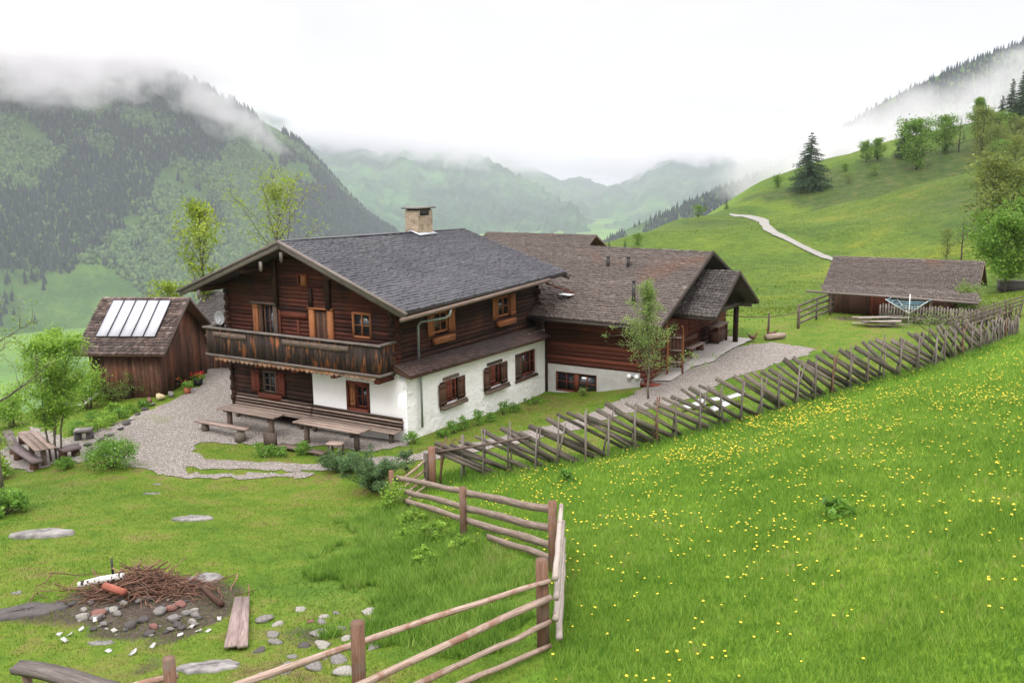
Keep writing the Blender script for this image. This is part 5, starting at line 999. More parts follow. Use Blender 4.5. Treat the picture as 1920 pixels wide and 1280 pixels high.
for i in range(60):
    a = R.uniform(0, 6.28); rr = math.sqrt(R.uniform(.25, 1)); px, py = 265 + 120 * rr * math.cos(a), 1150 + 40 * rr * math.sin(a) + 5
    stone(px, py, R.uniform(.04, .12), R.choice('ggdd'), 'small loose stone scattered in the ash around the fire pit', 'small stones scattered around the fire pit')
for i, (px, py) in enumerate([(111, 1190), (132, 1192), (122, 1203), (153, 1182), (179, 1165), (203, 1222), (213, 1186), (251, 1222), (249, 1228), (289, 1213), (338, 1193), (361, 1176), (372, 1184), (392, 1184), (411, 1162)]):
    q = on(px, py); mb = MB(); mb.beam((-.045, 0, .02), (.045, R.uniform(-.03, .03), .03 + R.uniform(0, .03)), R.uniform(.04, .08), .012, warp=.01); one('litter_scrap', mb, M['litter'], q, 'small white scrap of litter on the grass round the fire pit', 'litter', 'white scraps of litter round the fire pit', False, R.uniform(0, 3))
# ground slabs
def slab(px, py, rx, ry, rz, ang, label, mat='stone_slab', th=.1, seed=1):
    q = on(px, py); rs = np.random.RandomState(seed); mb = MB(); n = 22; pts = []
    for k in range(n): a = 2 * math.pi * k / n; r_ = 1 + rs.uniform(-.14, .14); pts.append((rx * r_ * math.cos(a), ry * r_ * math.sin(a)))
    ca, sa = math.cos(ang), math.sin(ang); vs = []; th *= .6; rings = ((1.0, -.1), (.97, th * .5), (.9, th * .85), (.5, th * 1.05), (.0, th * 1.0))
    for sc, z in rings:
        for x, y in pts: X, Y = x * sc, y * sc; X, Y = X * ca - Y * sa, X * sa + Y * ca; vs.append((X, Y, z + (rs.uniform(-.018, .018) if sc < 1 else 0) + hz(q[0] + X, q[1] + Y) - q[2]))
    fs = [(i * n + k, i * n + (k + 1) % n, (i + 1) * n + (k + 1) % n, (i + 1) * n + k) for i in range(len(rings) - 1) for k in range(n)]; mb.add(vs, fs)
    return one('rock_slab', mb, M[mat], q, label, 'rock slab', None, False)
slab(78, 1003, .78, .30, .1, -.0, 'long pale layered rock slab in the lawn at the left', seed=3, th=.2); slab(360, 973, .48, .26, .1, .2, 'flat grey rock slab in the middle of the lawn', seed=4); slab(384, 1087, .36, .28, .1, 0, 'pale rounded rock behind the right end of the brushwood heap', seed=5, th=.14)
slab(48, 1147, .72, .38, .1, .15, 'broad dark rock slab left of the fire pit', 'stone_dark', seed=6); slab(388, 1252, .48, .28, .1, .1, 'grey rock slab behind the front rail at the bottom', seed=7); slab(284, 925, .24, .08, .1, .1, 'thin flat stone in the lawn below the yard', seed=8, th=.03); slab(295, 908, .13, .08, .1, .1, 'small flat stone at the lawn edge near the yard', seed=9, th=.03)
slab(190, 1205, .22, .09, .1, 0, 'flat grey stone in the grass below the fire pit', seed=10, th=.04); slab(32, 1112, .10, .07, .1, 0, 'small blue-grey stone in the grass at the left edge', seed=11, th=.05)
# rubble bank behind the lower rails
rub = [(497, 1163, .22, 'g'), (520, 1170, .16, 'g'), (509, 1190, .20, 'g'), (516, 1206, .14, 'g'), (486, 1221, .17, 'd'), (562, 1144, .16, 'g'), (608, 1156, .12, 'g'), (630, 1150, .10, 'g'), (604, 1166, .16, 'g'), (690, 1148, .20, 'g'), (700, 1165, .16, 'd'), (596, 1190, .22, 'g'), (605, 1212, .20, 'g'),
       (600, 1235, .17, 'g'), (632, 1240, .24, 'g'), (592, 1250, .2, 'g'), (545, 1232, .15, 'g'), (530, 1258, .2, 'g'), (640, 1180, .14, 'g'), (648, 1198, .12, 'g'), (700, 1215, .22, 'g'), (720, 1200, .14, 'g'), (570, 1212, .13, 'd'), (645, 1262, .2, 'g'), (500, 1270, .2, 'g'), (720, 1175, .12, 'g'), (583, 1166, .09, 'r'), (740, 1190, .1, 'g'), (660, 1215, .13, 'd')]
for i, (px, py, s, k) in enumerate(rub): stone(px, py, s * R.uniform(.75, 1.15), k, 'rough angular stone of the rubble bank behind the lower front rails', 'rubble stones behind the lower front rails', fl=.6, sink=.20)
# two boards on the lawn
c = [on(440.6, 1126), on(468, 1125.6), on(465, 1220), on(421.5, 1220)]; O = sum(c) / 4; e = empty('plank_pair', O, 0, 'two grey boards lying side by side on the lawn right of the fire pit', 'boards')
for t0, t1 in ((0, .54), (.56, 1)):
    q = [c[0] + (c[1] - c[0]) * t0, c[0] + (c[1] - c[0]) * t1, c[3] + (c[2] - c[3]) * t1, c[3] + (c[2] - c[3]) * t0]; w_ = np.linalg.norm(q[1] - q[0]); mb = MB(); mb.beam((q[0] + q[1]) / 2 - O + (0, 0, .07), (q[2] + q[3]) / 2 - O + (0, 0, .08), w_, .04, w1=np.linalg.norm(q[2] - q[3])); mb.build('board', M['wood_plank'], e)
# weathered log bench at bottom left
a, b = hover(28, 1246, .42), hover(215, 1286, .42); e = empty('log_bench', (a + b) / 2, 0, 'weathered grey half-log bench in the bottom left corner', 'bench'); O = np.array(e.location[:])
mb = MB(); n = 9; vs = []
for i in range(n): t_ = i / (n - 1); c_ = a + (b - a) * t_ - O + (0, 0, .38 + .03 * math.sin(t_ * 5)); w_ = .15 * (1 - .35 * abs(t_ - .55)); hh = .06; sd_ = np.array([.25, 1, 0]); sd_ /= np.linalg.norm(sd_); vs += [c_ - sd_ * w_ + (0, 0, hh * .6), c_ + sd_ * w_ + (0, 0, hh), c_ + sd_ * w_ * .8 - (0, 0, hh * .6), c_ - sd_ * w_ * .8 - (0, 0, hh)]
fs = [(4 * i + k, 4 * i + (k + 1) % 4, 4 * i + 4 + (k + 1) % 4, 4 * i + 4 + k) for i in range(n - 1) for k in range(4)] + [(3, 2, 1, 0), tuple(4 * n - 4 + k for k in range(4))]
uv = [[(i * .25, k * .2), (i * .25, k * .2 + .2), (i * .25 + .25, k * .2 + .2), (i * .25 + .25, k * .2)] for i in range(n - 1) for k in range(4)] + [[(0, 0)] * 4] * 2
mb.add(vs, fs, uv); mb.build('seat', M['wood_grey'], e)
for t_ in (.12, .85): c_ = a + (b - a) * t_ - O; mb = MB(); mb.tube([c_ - (0, 0, .3), c_ + (0, 0, .32)], .07, 8); mb.build('leg', M['wood_post'], e, True)
# flower bed border stones and pots
bed = [(140, 838), (165, 836), (190, 828), (205, 818), (226, 806), (236, 796), (246, 788), (258, 778), (272, 769), (286, 760)]
for i, (px, py) in enumerate(bed): stone(px, py, R.uniform(.16, .26), 'd' if i % 3 else 'g', 'dark stone in the border of the flower bed beside the yard', 'border stones of the flower bed', fl=.8, sink=.1)
M['stone_yellow'] = flat('stone_yellow', (.50, .42, .24), .85, .2, 4)
mb = MB(); mb.rock((0, 0, .14), .28, .2, .18, seed=4); one('stone', mb, M['stone_yellow'], gpos(300, 750), 'large yellowish stone between the flower bed and the flower pots', 'stone', None, False)
mb = MB(); mb.rock((0, 0, .14), .2, .18, .18, seed=5); one('stone', mb, M['stone'], gpos(322, 744), 'rounded grey stone left of the flower pots', 'stone', None, False)
mb = MB(); mb.rock((0, 0, .12), .18, .16, .16, seed=6); one('stone', mb, M['stone_red'], gpos(280, 756), 'reddish stone at the upper end of the flower bed', 'stone', None, False)
def flower_pot(px, py, r_, label, fc='petal_red', pm='metal_dark', hgt=.25, n=46):
    q = on(px, py); e = empty('flower_pot', q, 0, label, 'flower pot'); mb = MB(); mb.tube([(0, 0, 0), (0, 0, hgt)], [r_ * .75, r_], 12); mb.build('pot', M[pm], e, True)
    mb = MB()
    for k in range(90): a = R.uniform(0, 6.28); rr = r_ * 1.5 * math.sqrt(R.random()); c = np.array([rr * math.cos(a), rr * math.sin(a), hgt + R.uniform(.02, .25)]); d = NR.randn(3); d /= np.linalg.norm(d); u_ = np.cross(d, (0, 0, 1)); u_ /= np.linalg.norm(u_) or 1; v_ = np.cross(d, u_); s_ = .05; mb.quad(c - u_ * s_, c + v_ * s_, c + u_ * s_, c - v_ * s_)
    mb.build('leaves', M['leaf_bush'], e); mb = MB()
    for k in range(n): a = R.uniform(0, 6.28); rr = r_ * 1.5 * math.sqrt(R.random()); mb.rock((rr * math.cos(a), rr * math.sin(a), hgt + R.uniform(.18, .36)), .035, .035, .025, sub=1)
    if n: mb.build('blossoms', M[fc], e)
flower_pot(326, 728, .22, 'dark tub of red flowers against the gable end of the solar shed, left'); flower_pot(372, 722, .22, 'dark tub of red flowers at the right corner of the solar shed'); flower_pot(352, 738, .16, 'plain terracotta pot on the gravel in front of the red flower tubs', 'petal_red', 'terracotta', .28, 4)
# ------------------------------------------------------------ hens
def hen(px, py, rz, label, s=1.0, peck=False):
    q = on(px, py); e = empty('hen', q, rz, label, 'hen', 'hens by the porch'); V = []
    prof = [(-.24, .34, .02, .03), (-.17, .30, .05, .08), (-.10, .235, .085, .09), (0, .205, .10, .10), (.09, .22, .088, .10), (.15, .27, .06, .075), (.185, .33, .042, .045), (.205, .385, .036, .036), (.235, .405, .03, .03), (.262, .40, .012, .014)]
    n = 10; vs = []
    for x, z, ry, rz_2 in prof:
        for k in range(n): a = 2 * math.pi * k / n; vs.append((x * s, ry * math.cos(a) * s, (z + rz_2 * math.sin(a)) * s))
    fs = [(i * n + k, i * n + (k + 1) % n, (i + 1) * n + (k + 1) % n, (i + 1) * n + k) for i in range(len(prof) - 1) for k in range(n)] + [tuple(range(n))[::-1], tuple((len(prof) - 1) * n + k for k in range(n))]
    m = len(vs); vs += [(-.2 * s, -.03 * s, .30 * s), (-.2 * s, .03 * s, .30 * s), (-.36 * s, .02 * s, .47 * s), (-.36 * s, -.02 * s, .47 * s), (-.12 * s, 0, .30 * s)]; fs += [(m, m + 3, m + 2, m + 1), (m, m + 4, m + 3), (m + 1, m + 2, m + 4)]
    mb = MB(); mb.add(vs, fs); 
    for sy in (-.04, .04): mb.tube([(.0, sy * s, .14 * s), (.01 * s, sy * s, .02 * s), (.06 * s, sy * s, .005)], .009 * s, 5)
    mb.build('body', M['feather'], e, True); mb = MB(); mb.prism([(.20 * s, -.006, .43 * s), (.25 * s, -.006, .43 * s), (.255 * s, -.006, .475 * s), (.225 * s, -.006, .455 * s), (.20 * s, -.006, .48 * s)], (0, .012, 0)); mb.build('comb', M['petal_red'], e); mb = MB(); mb.tube([(.255 * s, 0, .402 * s), (.295 * s, 0, .39 * s)], [.012 * s, .002], 5); mb.build('beak', M['petal'], e)
M['feather'] = flat('feather', (.10, .045, .022), .7, .35, 14)
hen(1357, 632, 2.6, 'dark brown hen standing between the barn and the porch post'); hen(1411, 641, .3, 'brown hen standing on the grass right of the porch post'); hen(1446, 634, 3.0, 'brown hen standing near the short pale log')
# ------------------------------------------------------------ trees and shrubs
def leaves_mesh(name, C, N_per, sig, size, mat, seed, aspect=.6, flatz=.8, droop=0.0, maxr=None):
    rs = np.random.RandomState(seed); m = len(C); C = np.repeat(np.asarray(C), N_per, 0); sg = np.repeat(np.atleast_1d(sig) if np.ndim(sig) else np.full(m, sig), N_per)
    P = C + rs.randn(len(C), 3) * sg[:, None] * (1, 1, flatz); n = len(P); a = rs.uniform(0, 2 * np.pi, n); el = rs.normal(0, .6, n) - droop
    u = np.stack([np.cos(a) * np.cos(el), np.sin(a) * np.cos(el), np.sin(el)], -1); w = rs.randn(n, 3); v = np.cross(u, w); v /= np.linalg.norm(v, axis=1)[:, None]; s = size * rs.uniform(.6, 1.3, n)[:, None]
    V = np.stack([P - u * s, P + v * s * aspect, P + u * s, P - v * s * aspect], 1).reshape(-1, 3); F = np.arange(4 * n).reshape(n, 4); clump = np.repeat(rs.uniform(0, 1, m), N_per)
    return mesh_np(name, V, F, mat, np.clip(.45 * clump + .55 * rs.uniform(0, 1, n), 0, 1))
def tree(name, base, h, spread, label, cat='tree', leafm='leaf_hill', barkm='bark', seed=1, nl=14, lpb=16, lsize=.09, sig=.22, t0=.25, prof=None, upc=.5, stems=1, trunk_r=None, group=None, sub=3, dens=1.0, bare=False, oval=None):
    rs = np.random.RandomState(seed); e = empty(name, base, rs.uniform(0, 6.28), label, cat, group); tb = MB(); tips = []; prof = prof or (lambda t: math.sin(math.pi * min(1, max(0, (t - t0) / (1 - t0))) ** .8) ** .7 + .12)
    tr = trunk_r or h * .018
    for st in range(stems):
        a0 = rs.uniform(0, 6.28); lean = (rs.uniform(.1, .28) if stems > 1 else rs.uniform(0, .05)); n = 9; path = []
        for i in range(n): t = i / (n - 1); path.append(np.array([math.cos(a0), math.sin(a0), 0]) * lean * h * t * (.6 + .4 * t) + np.array([rs.uniform(-1, 1) * .012 * h * (t > 0), rs.uniform(-1, 1) * .012 * h * (t > 0), h * t * (rs.uniform(.9, 1) if stems > 1 and i == n - 1 else 1) * .95]) + (np.array([math.cos(a0), math.sin(a0), 0]) * .06 * stems if stems > 1 else 0))
        path[0][2] = -.2; rad = [tr * (1 - .85 * i / (n - 1)) for i in range(n)]; tb.tube(path, rad, 7, jit=.05)
        for k in range(nl):
            t = t0 + (1 - t0) * (k + rs.uniform(0, .9)) / nl; f = t * (n - 1); i = min(int(f), n - 2); p = path[i] + (path[i + 1] - path[i]) * (f - i); a = k * 2.4 + rs.uniform(-.5, .5); L_ = spread * prof(t) * rs.uniform(.75, 1.15)
            el = upc * (.5 + t) ; d = np.array([math.cos(a) * math.cos(el), math.sin(a) * math.cos(el), math.sin(el)]); q = [p]; m = 5
            for j in range(1, m): d = d + rs.randn(3) * .14 + np.array([0, 0, .06]); d /= np.linalg.norm(d); q.append(q[-1] + d * L_ / (m - 1))
            r0 = rad[i] * .55; tb.tube(q, [r0 * (1 - .8 * j / (m - 1)) + .003 for j in range(m)], 5)
            for j in range(1, m):
                tips.append(q[j])
                for s_ in range(sub):
                    dd = d + rs.randn(3) * .75; dd /= np.linalg.norm(dd); q2 = q[j] + dd * L_ * .28 * rs.uniform(.5, 1.2); tips.append(q2)
                    if h < 14: tb.tube([q[j], (q[j] + q2) / 2 + rs.randn(3) * .02 * L_, q2], [r0 * .3 + .002, r0 * .2 + .002, .002], 4, cap=False)
        tips.append(path[-1])
    tb.build('trunk', M[barkm], e, True); tips = np.array(tips)
    if not bare:
        keep = rs.uniform(0, 1, len(tips)) < dens; me = leaves_mesh('crown', tips[keep], lpb, sig, lsize, M[leafm], seed + 5); o = bpy.data.objects.new('crown', me); COL.objects.link(o); o.parent = e
    return e
def spruce(base, h, w, label, seed=1, leafm='leaf_spruce', name='spruce_tree', group=None, layers=22, dense=1.0, n_leaf=60, cat='tree', lsz=None):
    rs = np.random.RandomState(seed); e = empty(name, base, rs.uniform(0, 6.28), label, cat, group); tb = MB(); tb.tube([(0, 0, -.3), (0, 0, h * .5), (0, 0, h * .99)], [h * .017, h * .011, h * .002], 7); C = []; S_ = []
    for i in range(layers):
        t = .06 + .93 * i / (layers - 1); r_ = w / 2 * (1 - t) ** .85 * rs.uniform(.85, 1.12) + .01 * h; nb = max(4, int(9 * (1 - t) + 4))
        for k in range(nb):
            a = rs.uniform(0, 6.28); R_ = r_ * rs.uniform(.7, 1.1); z0 = h * t + rs.uniform(-.01, .01) * h; ns = max(2, int(R_ / (h * .022)))
            tb.tube([(0, 0, z0), (math.cos(a) * R_, math.sin(a) * R_, z0 - .18 * R_ )], [h * .0025, h * .001], 3, cap=False)
            for j in range(ns): f = (j + 1) / ns; C.append((math.cos(a) * R_ * f, math.sin(a) * R_ * f, z0 - .18 * R_ * f - .06 * R_ * f * f)); S_.append(h * .010 + R_ * .05 * f)
    tb.build('trunk', M['bark_dark'], e, True); C = np.array(C); me = leaves_mesh('crown', C, max(3, int(n_leaf / 10)), np.array(S_), lsz or h * .013, M[leafm], seed, .35, .55, .3); o = bpy.data.objects.new('crown', me); COL.objects.link(o); o.parent = e; return e
def hpx(base, py_top): return atY(960, py_top, base[1])[2] - base[2] if False else (lambda r: CAMZ + r[2] * base[1] / r[1] - base[2])(ray(960 + (base[0] / base[1]) * 1700, py_top))
# near ones
p = on(100, 862); tree('rowan_tree', p, hpx(p, 618), .85, 'light green rowan tree with several thin stems beside the left table', leafm='leaf_rowan', seed=3, stems=4, nl=11, lpb=24, lsize=.042, sig=.13, t0=.28, upc=.6, trunk_r=.04, sub=3)
def shrub(px, py, wpx, hpx_, label, leafm='leaf_bush', seed=1, n=60, lpb=30, lsize=.045, name='bush', group=None, cat='bush', flower=None):
    p = on(px, py); sc = p[1] / 1700; w, h = wpx * sc, hpx_ * sc; rs = np.random.RandomState(seed); e = empty(name, p, rs.uniform(0, 6.28), label, cat, group); tb = MB(); C = []
    for k in range(n):
        a = rs.uniform(0, 6.28); r_ = w / 2 * math.sqrt(rs.uniform(0, 1)) * .9; z = h * (rs.uniform(.25, 1.0)) * math.sqrt(max(.05, 1 - (r_ / (w / 2)) ** 2 * .8)); c = np.array([r_ * math.cos(a), r_ * math.sin(a), z]); C.append(c)
        if k % 3 == 0: tb.tube([(c[0] * .2, c[1] * .2, -.05), c * .6, c], [.012, .008, .003], 4, cap=False)
    tb.build('stem', M['bark_dark'], e); me = leaves_mesh('foliage', np.array(C), lpb, min(w, h) * .11, lsize, M[leafm], seed + 1); o = bpy.data.objects.new('foliage', me); COL.objects.link(o); o.parent = e
    if flower:
        mb = MB()
        for k in range(flower[1]): c = C[rs.randint(len(C))]; mb.rock(np.array(c) * 1.06 + rs.randn(3) * .04, .025, .025, .02, sub=1)
        mb.build('blossoms', M[flower[0]], e)
    return e
shrub(210, 876, 96, 58, 'rounded green bush at the edge of the lawn below the yard', seed=4, n=110, lpb=44, lsize=.032, flower=('petal_white', 10)); shrub(122, 880, 38, 24, 'low green shrub left of the rounded bush', seed=5, n=30, lpb=34, lsize=.03)
def juniper(px, py, wpx, hp, label, seed, lean=(0, 0)):
    p = on(px, py); sc = p[1] / 1700; w, h = wpx * sc, hp * sc; rs = np.random.RandomState(seed); e = empty('juniper', p, 0, label, 'juniper'); tb = MB(); C = []
    for k in range(46):
        a = rs.uniform(0, 6.28); L_ = rs.uniform(.45, 1.0); tip = np.array([math.cos(a) * w / 2 * L_ + lean[0], math.sin(a) * w / 2 * L_ * .8 + lean[1], h * rs.uniform(.35, 1.0) * (1.15 - .5 * L_)]); q = [np.array([0, 0, .0]), tip * (.5, .5, .6), tip]; tb.tube(q, [.02, .012, .004], 4, cap=False)
        for t in np.linspace(.3, 1.08, 9): C.append(q[0] + (q[2] - q[0]) * t + (0, 0, .1 * h * math.sin(t * 3)))
    tb.build('stem', M['bark_dark'], e); me = leaves_mesh('foliage', np.array(C), 50, .05, .034, M['leaf_juniper'], seed, .25, .9, -.3); o = bpy.data.objects.new('foliage', me); COL.objects.link(o); o.parent = e
juniper(700, 922, 128, 96, 'wide dark juniper bush in front of the stool and the track', 7); juniper(645, 884, 96, 42, 'smaller spreading juniper left of the wide dark one', 8)
p = on(762, 888); tree('sapling', p, hpx(p, 848), .25, 'tiny young conifer-like sapling beside the thick fence post', leafm='leaf_juniper', seed=12, nl=8, lpb=9, lsize=.03, sig=.05, trunk_r=.01)
p = on(1216, 748); tree('young_tree', p, hpx(p, 545), 1.75, 'young tree with upright leafy shoots in front of the red barn wall', leafm='leaf_apple', barkm='bark', seed=21, nl=22, lpb=30, lsize=.036, sig=.10, t0=.14, upc=1.12, trunk_r=.05, prof=lambda t: 1.25 - .9 * t, sub=2)
q = wor(-14.2, 17.5); base = np.array([atY(374, 500, 47)[0], 47, 0]); base[2] = hz(base[0], 47); tree('maple_tree', base, hpx(base, 392), 2.0, 'slim young tree with yellow-green spring leaves behind the left end of the roof', leafm='leaf_young', barkm='bark', seed=31, nl=15, lpb=14, lsize=.075, sig=.17, t0=.45, upc=.85, trunk_r=.10)
base = np.array([atY(528, 500, 58)[0], 58, 0]); base[2] = hz(base[0], 58); tree('maple_tree', base, hpx(base, 348), 3.6, 'wider young tree with yellow-green spring leaves rising behind the roof ridge', leafm='leaf_young', barkm='bark', seed=33, nl=20, lpb=11, lsize=.075, sig=.24, t0=.42, upc=.75, trunk_r=.12)
base = atY(318, 560, 50); base[2] = hz(base[0], 50); tree('maple_tree', base, hpx(base, 525), 1.0, 'small yellow-green tree peeping out between the shed roof and the farmhouse roof', leafm='leaf_young', seed=35, nl=12, lpb=14, lsize=.07, sig=.15, t0=.4, trunk_r=.07)
base = atY(-30, 640, 26); base[2] = hz(base[0], 26); tree('fruit_tree', base, hpx(base, 560), 1.8, 'tree reaching in with a leafy branch at the left edge of the picture', leafm='leaf_apple', seed=37, nl=12, lpb=14, lsize=.04, sig=.12, t0=.3, upc=.35)
for i, (px, py, w, h, lb, lm) in enumerate(((168, 766, 60, 95, 'tall light shrub at the left corner of the solar shed', 'leaf_rowan'), (130, 760, 50, 62, 'bushy shrub behind the rowan tree', 'leaf_hill'), (25, 800, 70, 80, 'dense green bush at the left edge behind the benches', 'leaf_rowan'), (0, 965, 100, 46, 'leafy thicket in the left corner below the benches', 'leaf_bush'), (-20, 900, 70, 55, 'thicket at the left edge beside the plank benches', 'leaf_rowan'))):
    shrub(px, py, w, h, lb, lm, 40 + i, 60, 40, .05)
for i, (px, py, w, h) in enumerate(((215, 752, 40, 42), (240, 748, 34, 52), (270, 742, 40, 45), (300, 736, 36, 30), (195, 750, 30, 30))): shrub(px, py, w, h, 'tall flower-bed plant growing along the front wall of the solar shed', 'leaf_apple', 60 + i, 22, 26, .035, 'garden_plant', 'garden plants along the solar shed', 'plant')
for i, (px, py, w, h) in enumerate(((150, 815, 44, 28), (185, 808, 44, 26), (175, 790, 50, 22), (205, 796, 38, 28), (225, 785, 34, 24), (245, 774, 30, 20), (270, 762, 26, 14), (215, 772, 34, 18))): shrub(px, py, w, h, 'low leafy plant in the stone-edged flower bed', 'leaf_rowan' if i % 2 else 'leaf_bush', 80 + i, 22, 30, .035, 'bed_plant', 'low plants in the flower bed', 'plant', ('petal_white', 2) if i % 3 == 0 else None)
for i, (px, py, w, h) in enumerate(((776, 832, 44, 26), (850, 812, 26, 26), (868, 806, 24, 34), (895, 797, 26, 34), (920, 790, 24, 20), (945, 778, 20, 34), (965, 772, 26, 20), (1000, 757, 40, 14), (830, 820, 26, 16))): shrub(px, py, w, h, 'dark green nettle clump at the foot of the rough white wall', 'leaf_bush', 100 + i, 20, 30, .03, 'nettle_clump', 'nettle clumps along the white wall', 'plant')
for i, (px, py, w, h) in enumerate(((492, 855, 50, 26), (520, 855, 44, 20), (568, 852, 30, 26))): shrub(px, py, w, h, ['flowering shrub on the grass strip left of the small rose bush', 'small rose bush on the grass strip in front of the long benches', 'thin upright herb on the grass strip by the timber block'][i], 'leaf_bush', 120 + i, 26, 30, .03, flower=('petal_white', 6) if i < 2 else None)
shrub(1572, 968, 60, 34, 'broad-leaved dock plant standing in the dandelion meadow', 'leaf_bush', 130, 22, 10, .10, 'dock_plant', None, 'plant')
shrub(1093, 742, 22, 18, 'small shrub in front of the basement window of the barn', 'leaf_apple', 131, 14, 20, .035); shrub(1060, 905, 30, 30, 'leafy weed at the foot of the slanted fence', 'leaf_bush', 132, 16, 18, .05, 'weed', None, 'plant')
for i, (px, py, w, h) in enumerate(((740, 955, 50, 56), (775, 985, 60, 36), (820, 1010, 70, 34), (870, 1030, 60, 26), (760, 1015, 50, 30), (800, 1050, 70, 26))): shrub(px, py, w, h, 'bright leafy weed clump on the bank in front of the wavy board fence', 'leaf_rowan', 140 + i, 22, 26, .04, 'weed_clump', 'weeds on the bank by the rail fence', 'plant')
# yard trees on the right
p = on(1812, 600); tree('young_tree', p, hpx(p, 548), .9, 'grey-green sapling covering the right corner of the far barn', leafm='leaf_apple', seed=50, nl=12, lpb=20, lsize=.05, sig=.16, upc=.6, trunk_r=.04)
p = on(1740, 650); tree('young_tree', p, hpx(p, 600), 1.3, 'bare shaggy bush inside the yard behind the slanted fence', leafm='leaf_apple', seed=51, nl=14, lpb=3, lsize=.04, sig=.16, upc=.3, trunk_r=.03)
p = on(1770, 595); shrub(1770, 595, 30, 22, 'small green bush in front of the picket fence', 'leaf_hill', 52, 24, 26, .05)
for i, (px, py, w, h) in enumerate(((1680, 600, 26, 10), (1660, 598, 26, 10), (1710, 600, 30, 9), (1740, 596, 26, 9))): shrub(px, py, w, h, 'low weeds at the foot of the picket fence', 'leaf_apple', 150 + i, 12, 16, .06, 'weed', 'weeds along the picket fence', 'plant')
p = on(1884, 548); tree('round_tree', p, hpx(p, 415), 2.7, 'dense round green tree over the well trough at the right edge', leafm='leaf_hill', seed=53, nl=24, lpb=20, lsize=.13, sig=.32, t0=.25, upc=.35)
far = [(1862, 275, 215, .4, 'g', 'green tree below the group of spruces on the upper hill'), (1908, 285, 225, .4, 'o', 'yellow-green tree just below the tallest spruce'), (1880, 310, 268, .45, 'g', 'bushy green tree in the scrub below the spruce group'), (1590, 345, 330, .9, 'o', 'low spreading shrub in the rough grass right of the big spruce'), (1640, 330, 316, .9, 'g', 'low shrub under the slender crest trees'), (1890, 520, 470, .5, 'g', 'green undergrowth tree behind the round tree'), (1912, 470, 380, .35, 'g', 'slender green tree at the right edge above the well'),
   # px, base py, top py, spread factor, kind, label
 (1855, 440, 300, .28, 'o', 'tall sparse olive-green tree on the hillside above the round tree'), (1895, 430, 318, .25, 'o', 'dark-stemmed thin tree at the right edge above the round tree'), (1802, 488, 402, .12, 'b', 'thin bare dark tree behind the right end of the far barn'), (1775, 488, 430, .25, 's', 'small bushy sapling just behind the far barn roof'),
 (1718, 318, 230, .33, 'g', 'bright green broad tree beside the dark spruce on the hill crest'), (1770, 288, 222, .36, 'g', 'round green tree on the hill crest right of the gap'), (1797, 285, 214, .2, 'b', 'bare grey tree touching the round green tree on the crest'), (1624, 304, 268, .35, 'g', 'low green tree left of its taller neighbour on the hill crest'), (1645, 300, 262, .3, 'g', 'slender green tree on the hill crest'),
 (1832, 248, 186, .16, 'g', 'slim tree with a tufted top on the upper hillside'), (1840, 290, 206, .3, 'o', 'dark olive tree on the upper hillside'), (1870, 300, 240, .4, 'o', 'wide olive shrub tree on the upper hillside'), (1900, 330, 262, .4, 'o', 'yellowish shrub tree at the right edge of the hillside'), (1845, 345, 290, .45, 'o', 'low spreading olive tree in the middle of the scrubby slope'), (1915, 380, 320, .4, 'g', 'green tree at the right edge on the scrubby slope'),
 (1585, 322, 308, .5, 'g', 'tiny bush on the crest right of the big spruce'), (1458, 352, 330, .4, 'g', 'small bush on the crest left of the big spruce'), (1196, 460, 440, .5, 'g', 'round bush at the low end of the hill behind the barn'), (1310, 408, 388, .5, 'g', 'low bush beside the far end of the road')]
for i, (px, pb, pt_, sf_, k, lb) in enumerate(far):
    p = on(px, pb); h = hpx(p, pt_); lm = {'g': 'leaf_hill', 'o': 'leaf_olive', 's': 'leaf_olive', 'b': 'leaf_olive'}[k]
    tree('hill_tree', p, h, h * sf_ * 1.3, lb, leafm=lm, seed=200 + i, nl=24 if k != 'b' else 16, lpb=18 if k == 'g' else (9 if k == 'o' else 3), lsize=h * .022 if k != 'b' else .04, sig=h * .05, t0=.10, upc=.5, sub=2, bare=(k == 'b'), barkm='bark_dark')
for i, (px, pb, pt_, w, lb) in enumerate([(1518, 356, 250, .9, 'big dark spruce standing alone on the hill crest'), (1695, 296, 223, .6, 'dark narrow spruce on the hill crest behind the bright green tree'), (1912, 242, 132, .42, 'tallest spruce at the right edge of the hill'), (1893, 240, 150, .42, 'second spruce from the right edge on the upper hill'), (1876, 240, 180, .5, 'smaller spruce left of the tall pair on the upper hill'), (1142, 462, 447, .5, 'tiny spruce behind the barn ridge at the left foot of the hill'), (1172, 463, 446, .5, 'tiny spruce left of the round bush behind the barn'), (1362, 392, 366, .45, 'small spruce beside the far end of the road'), (1322, 396, 374, .5, 'tiny spruce on the skyline left of the road'), (1807, 262, 246, .6, 'tiny dark spruce on the crest between the trees')]):
    p = on(px, pb); h = hpx(p, pt_); spruce(p, h, h * w, lb, 300 + i, layers=24 if h > 8 else 14, n_leaf=130 if h > 8 else 60)
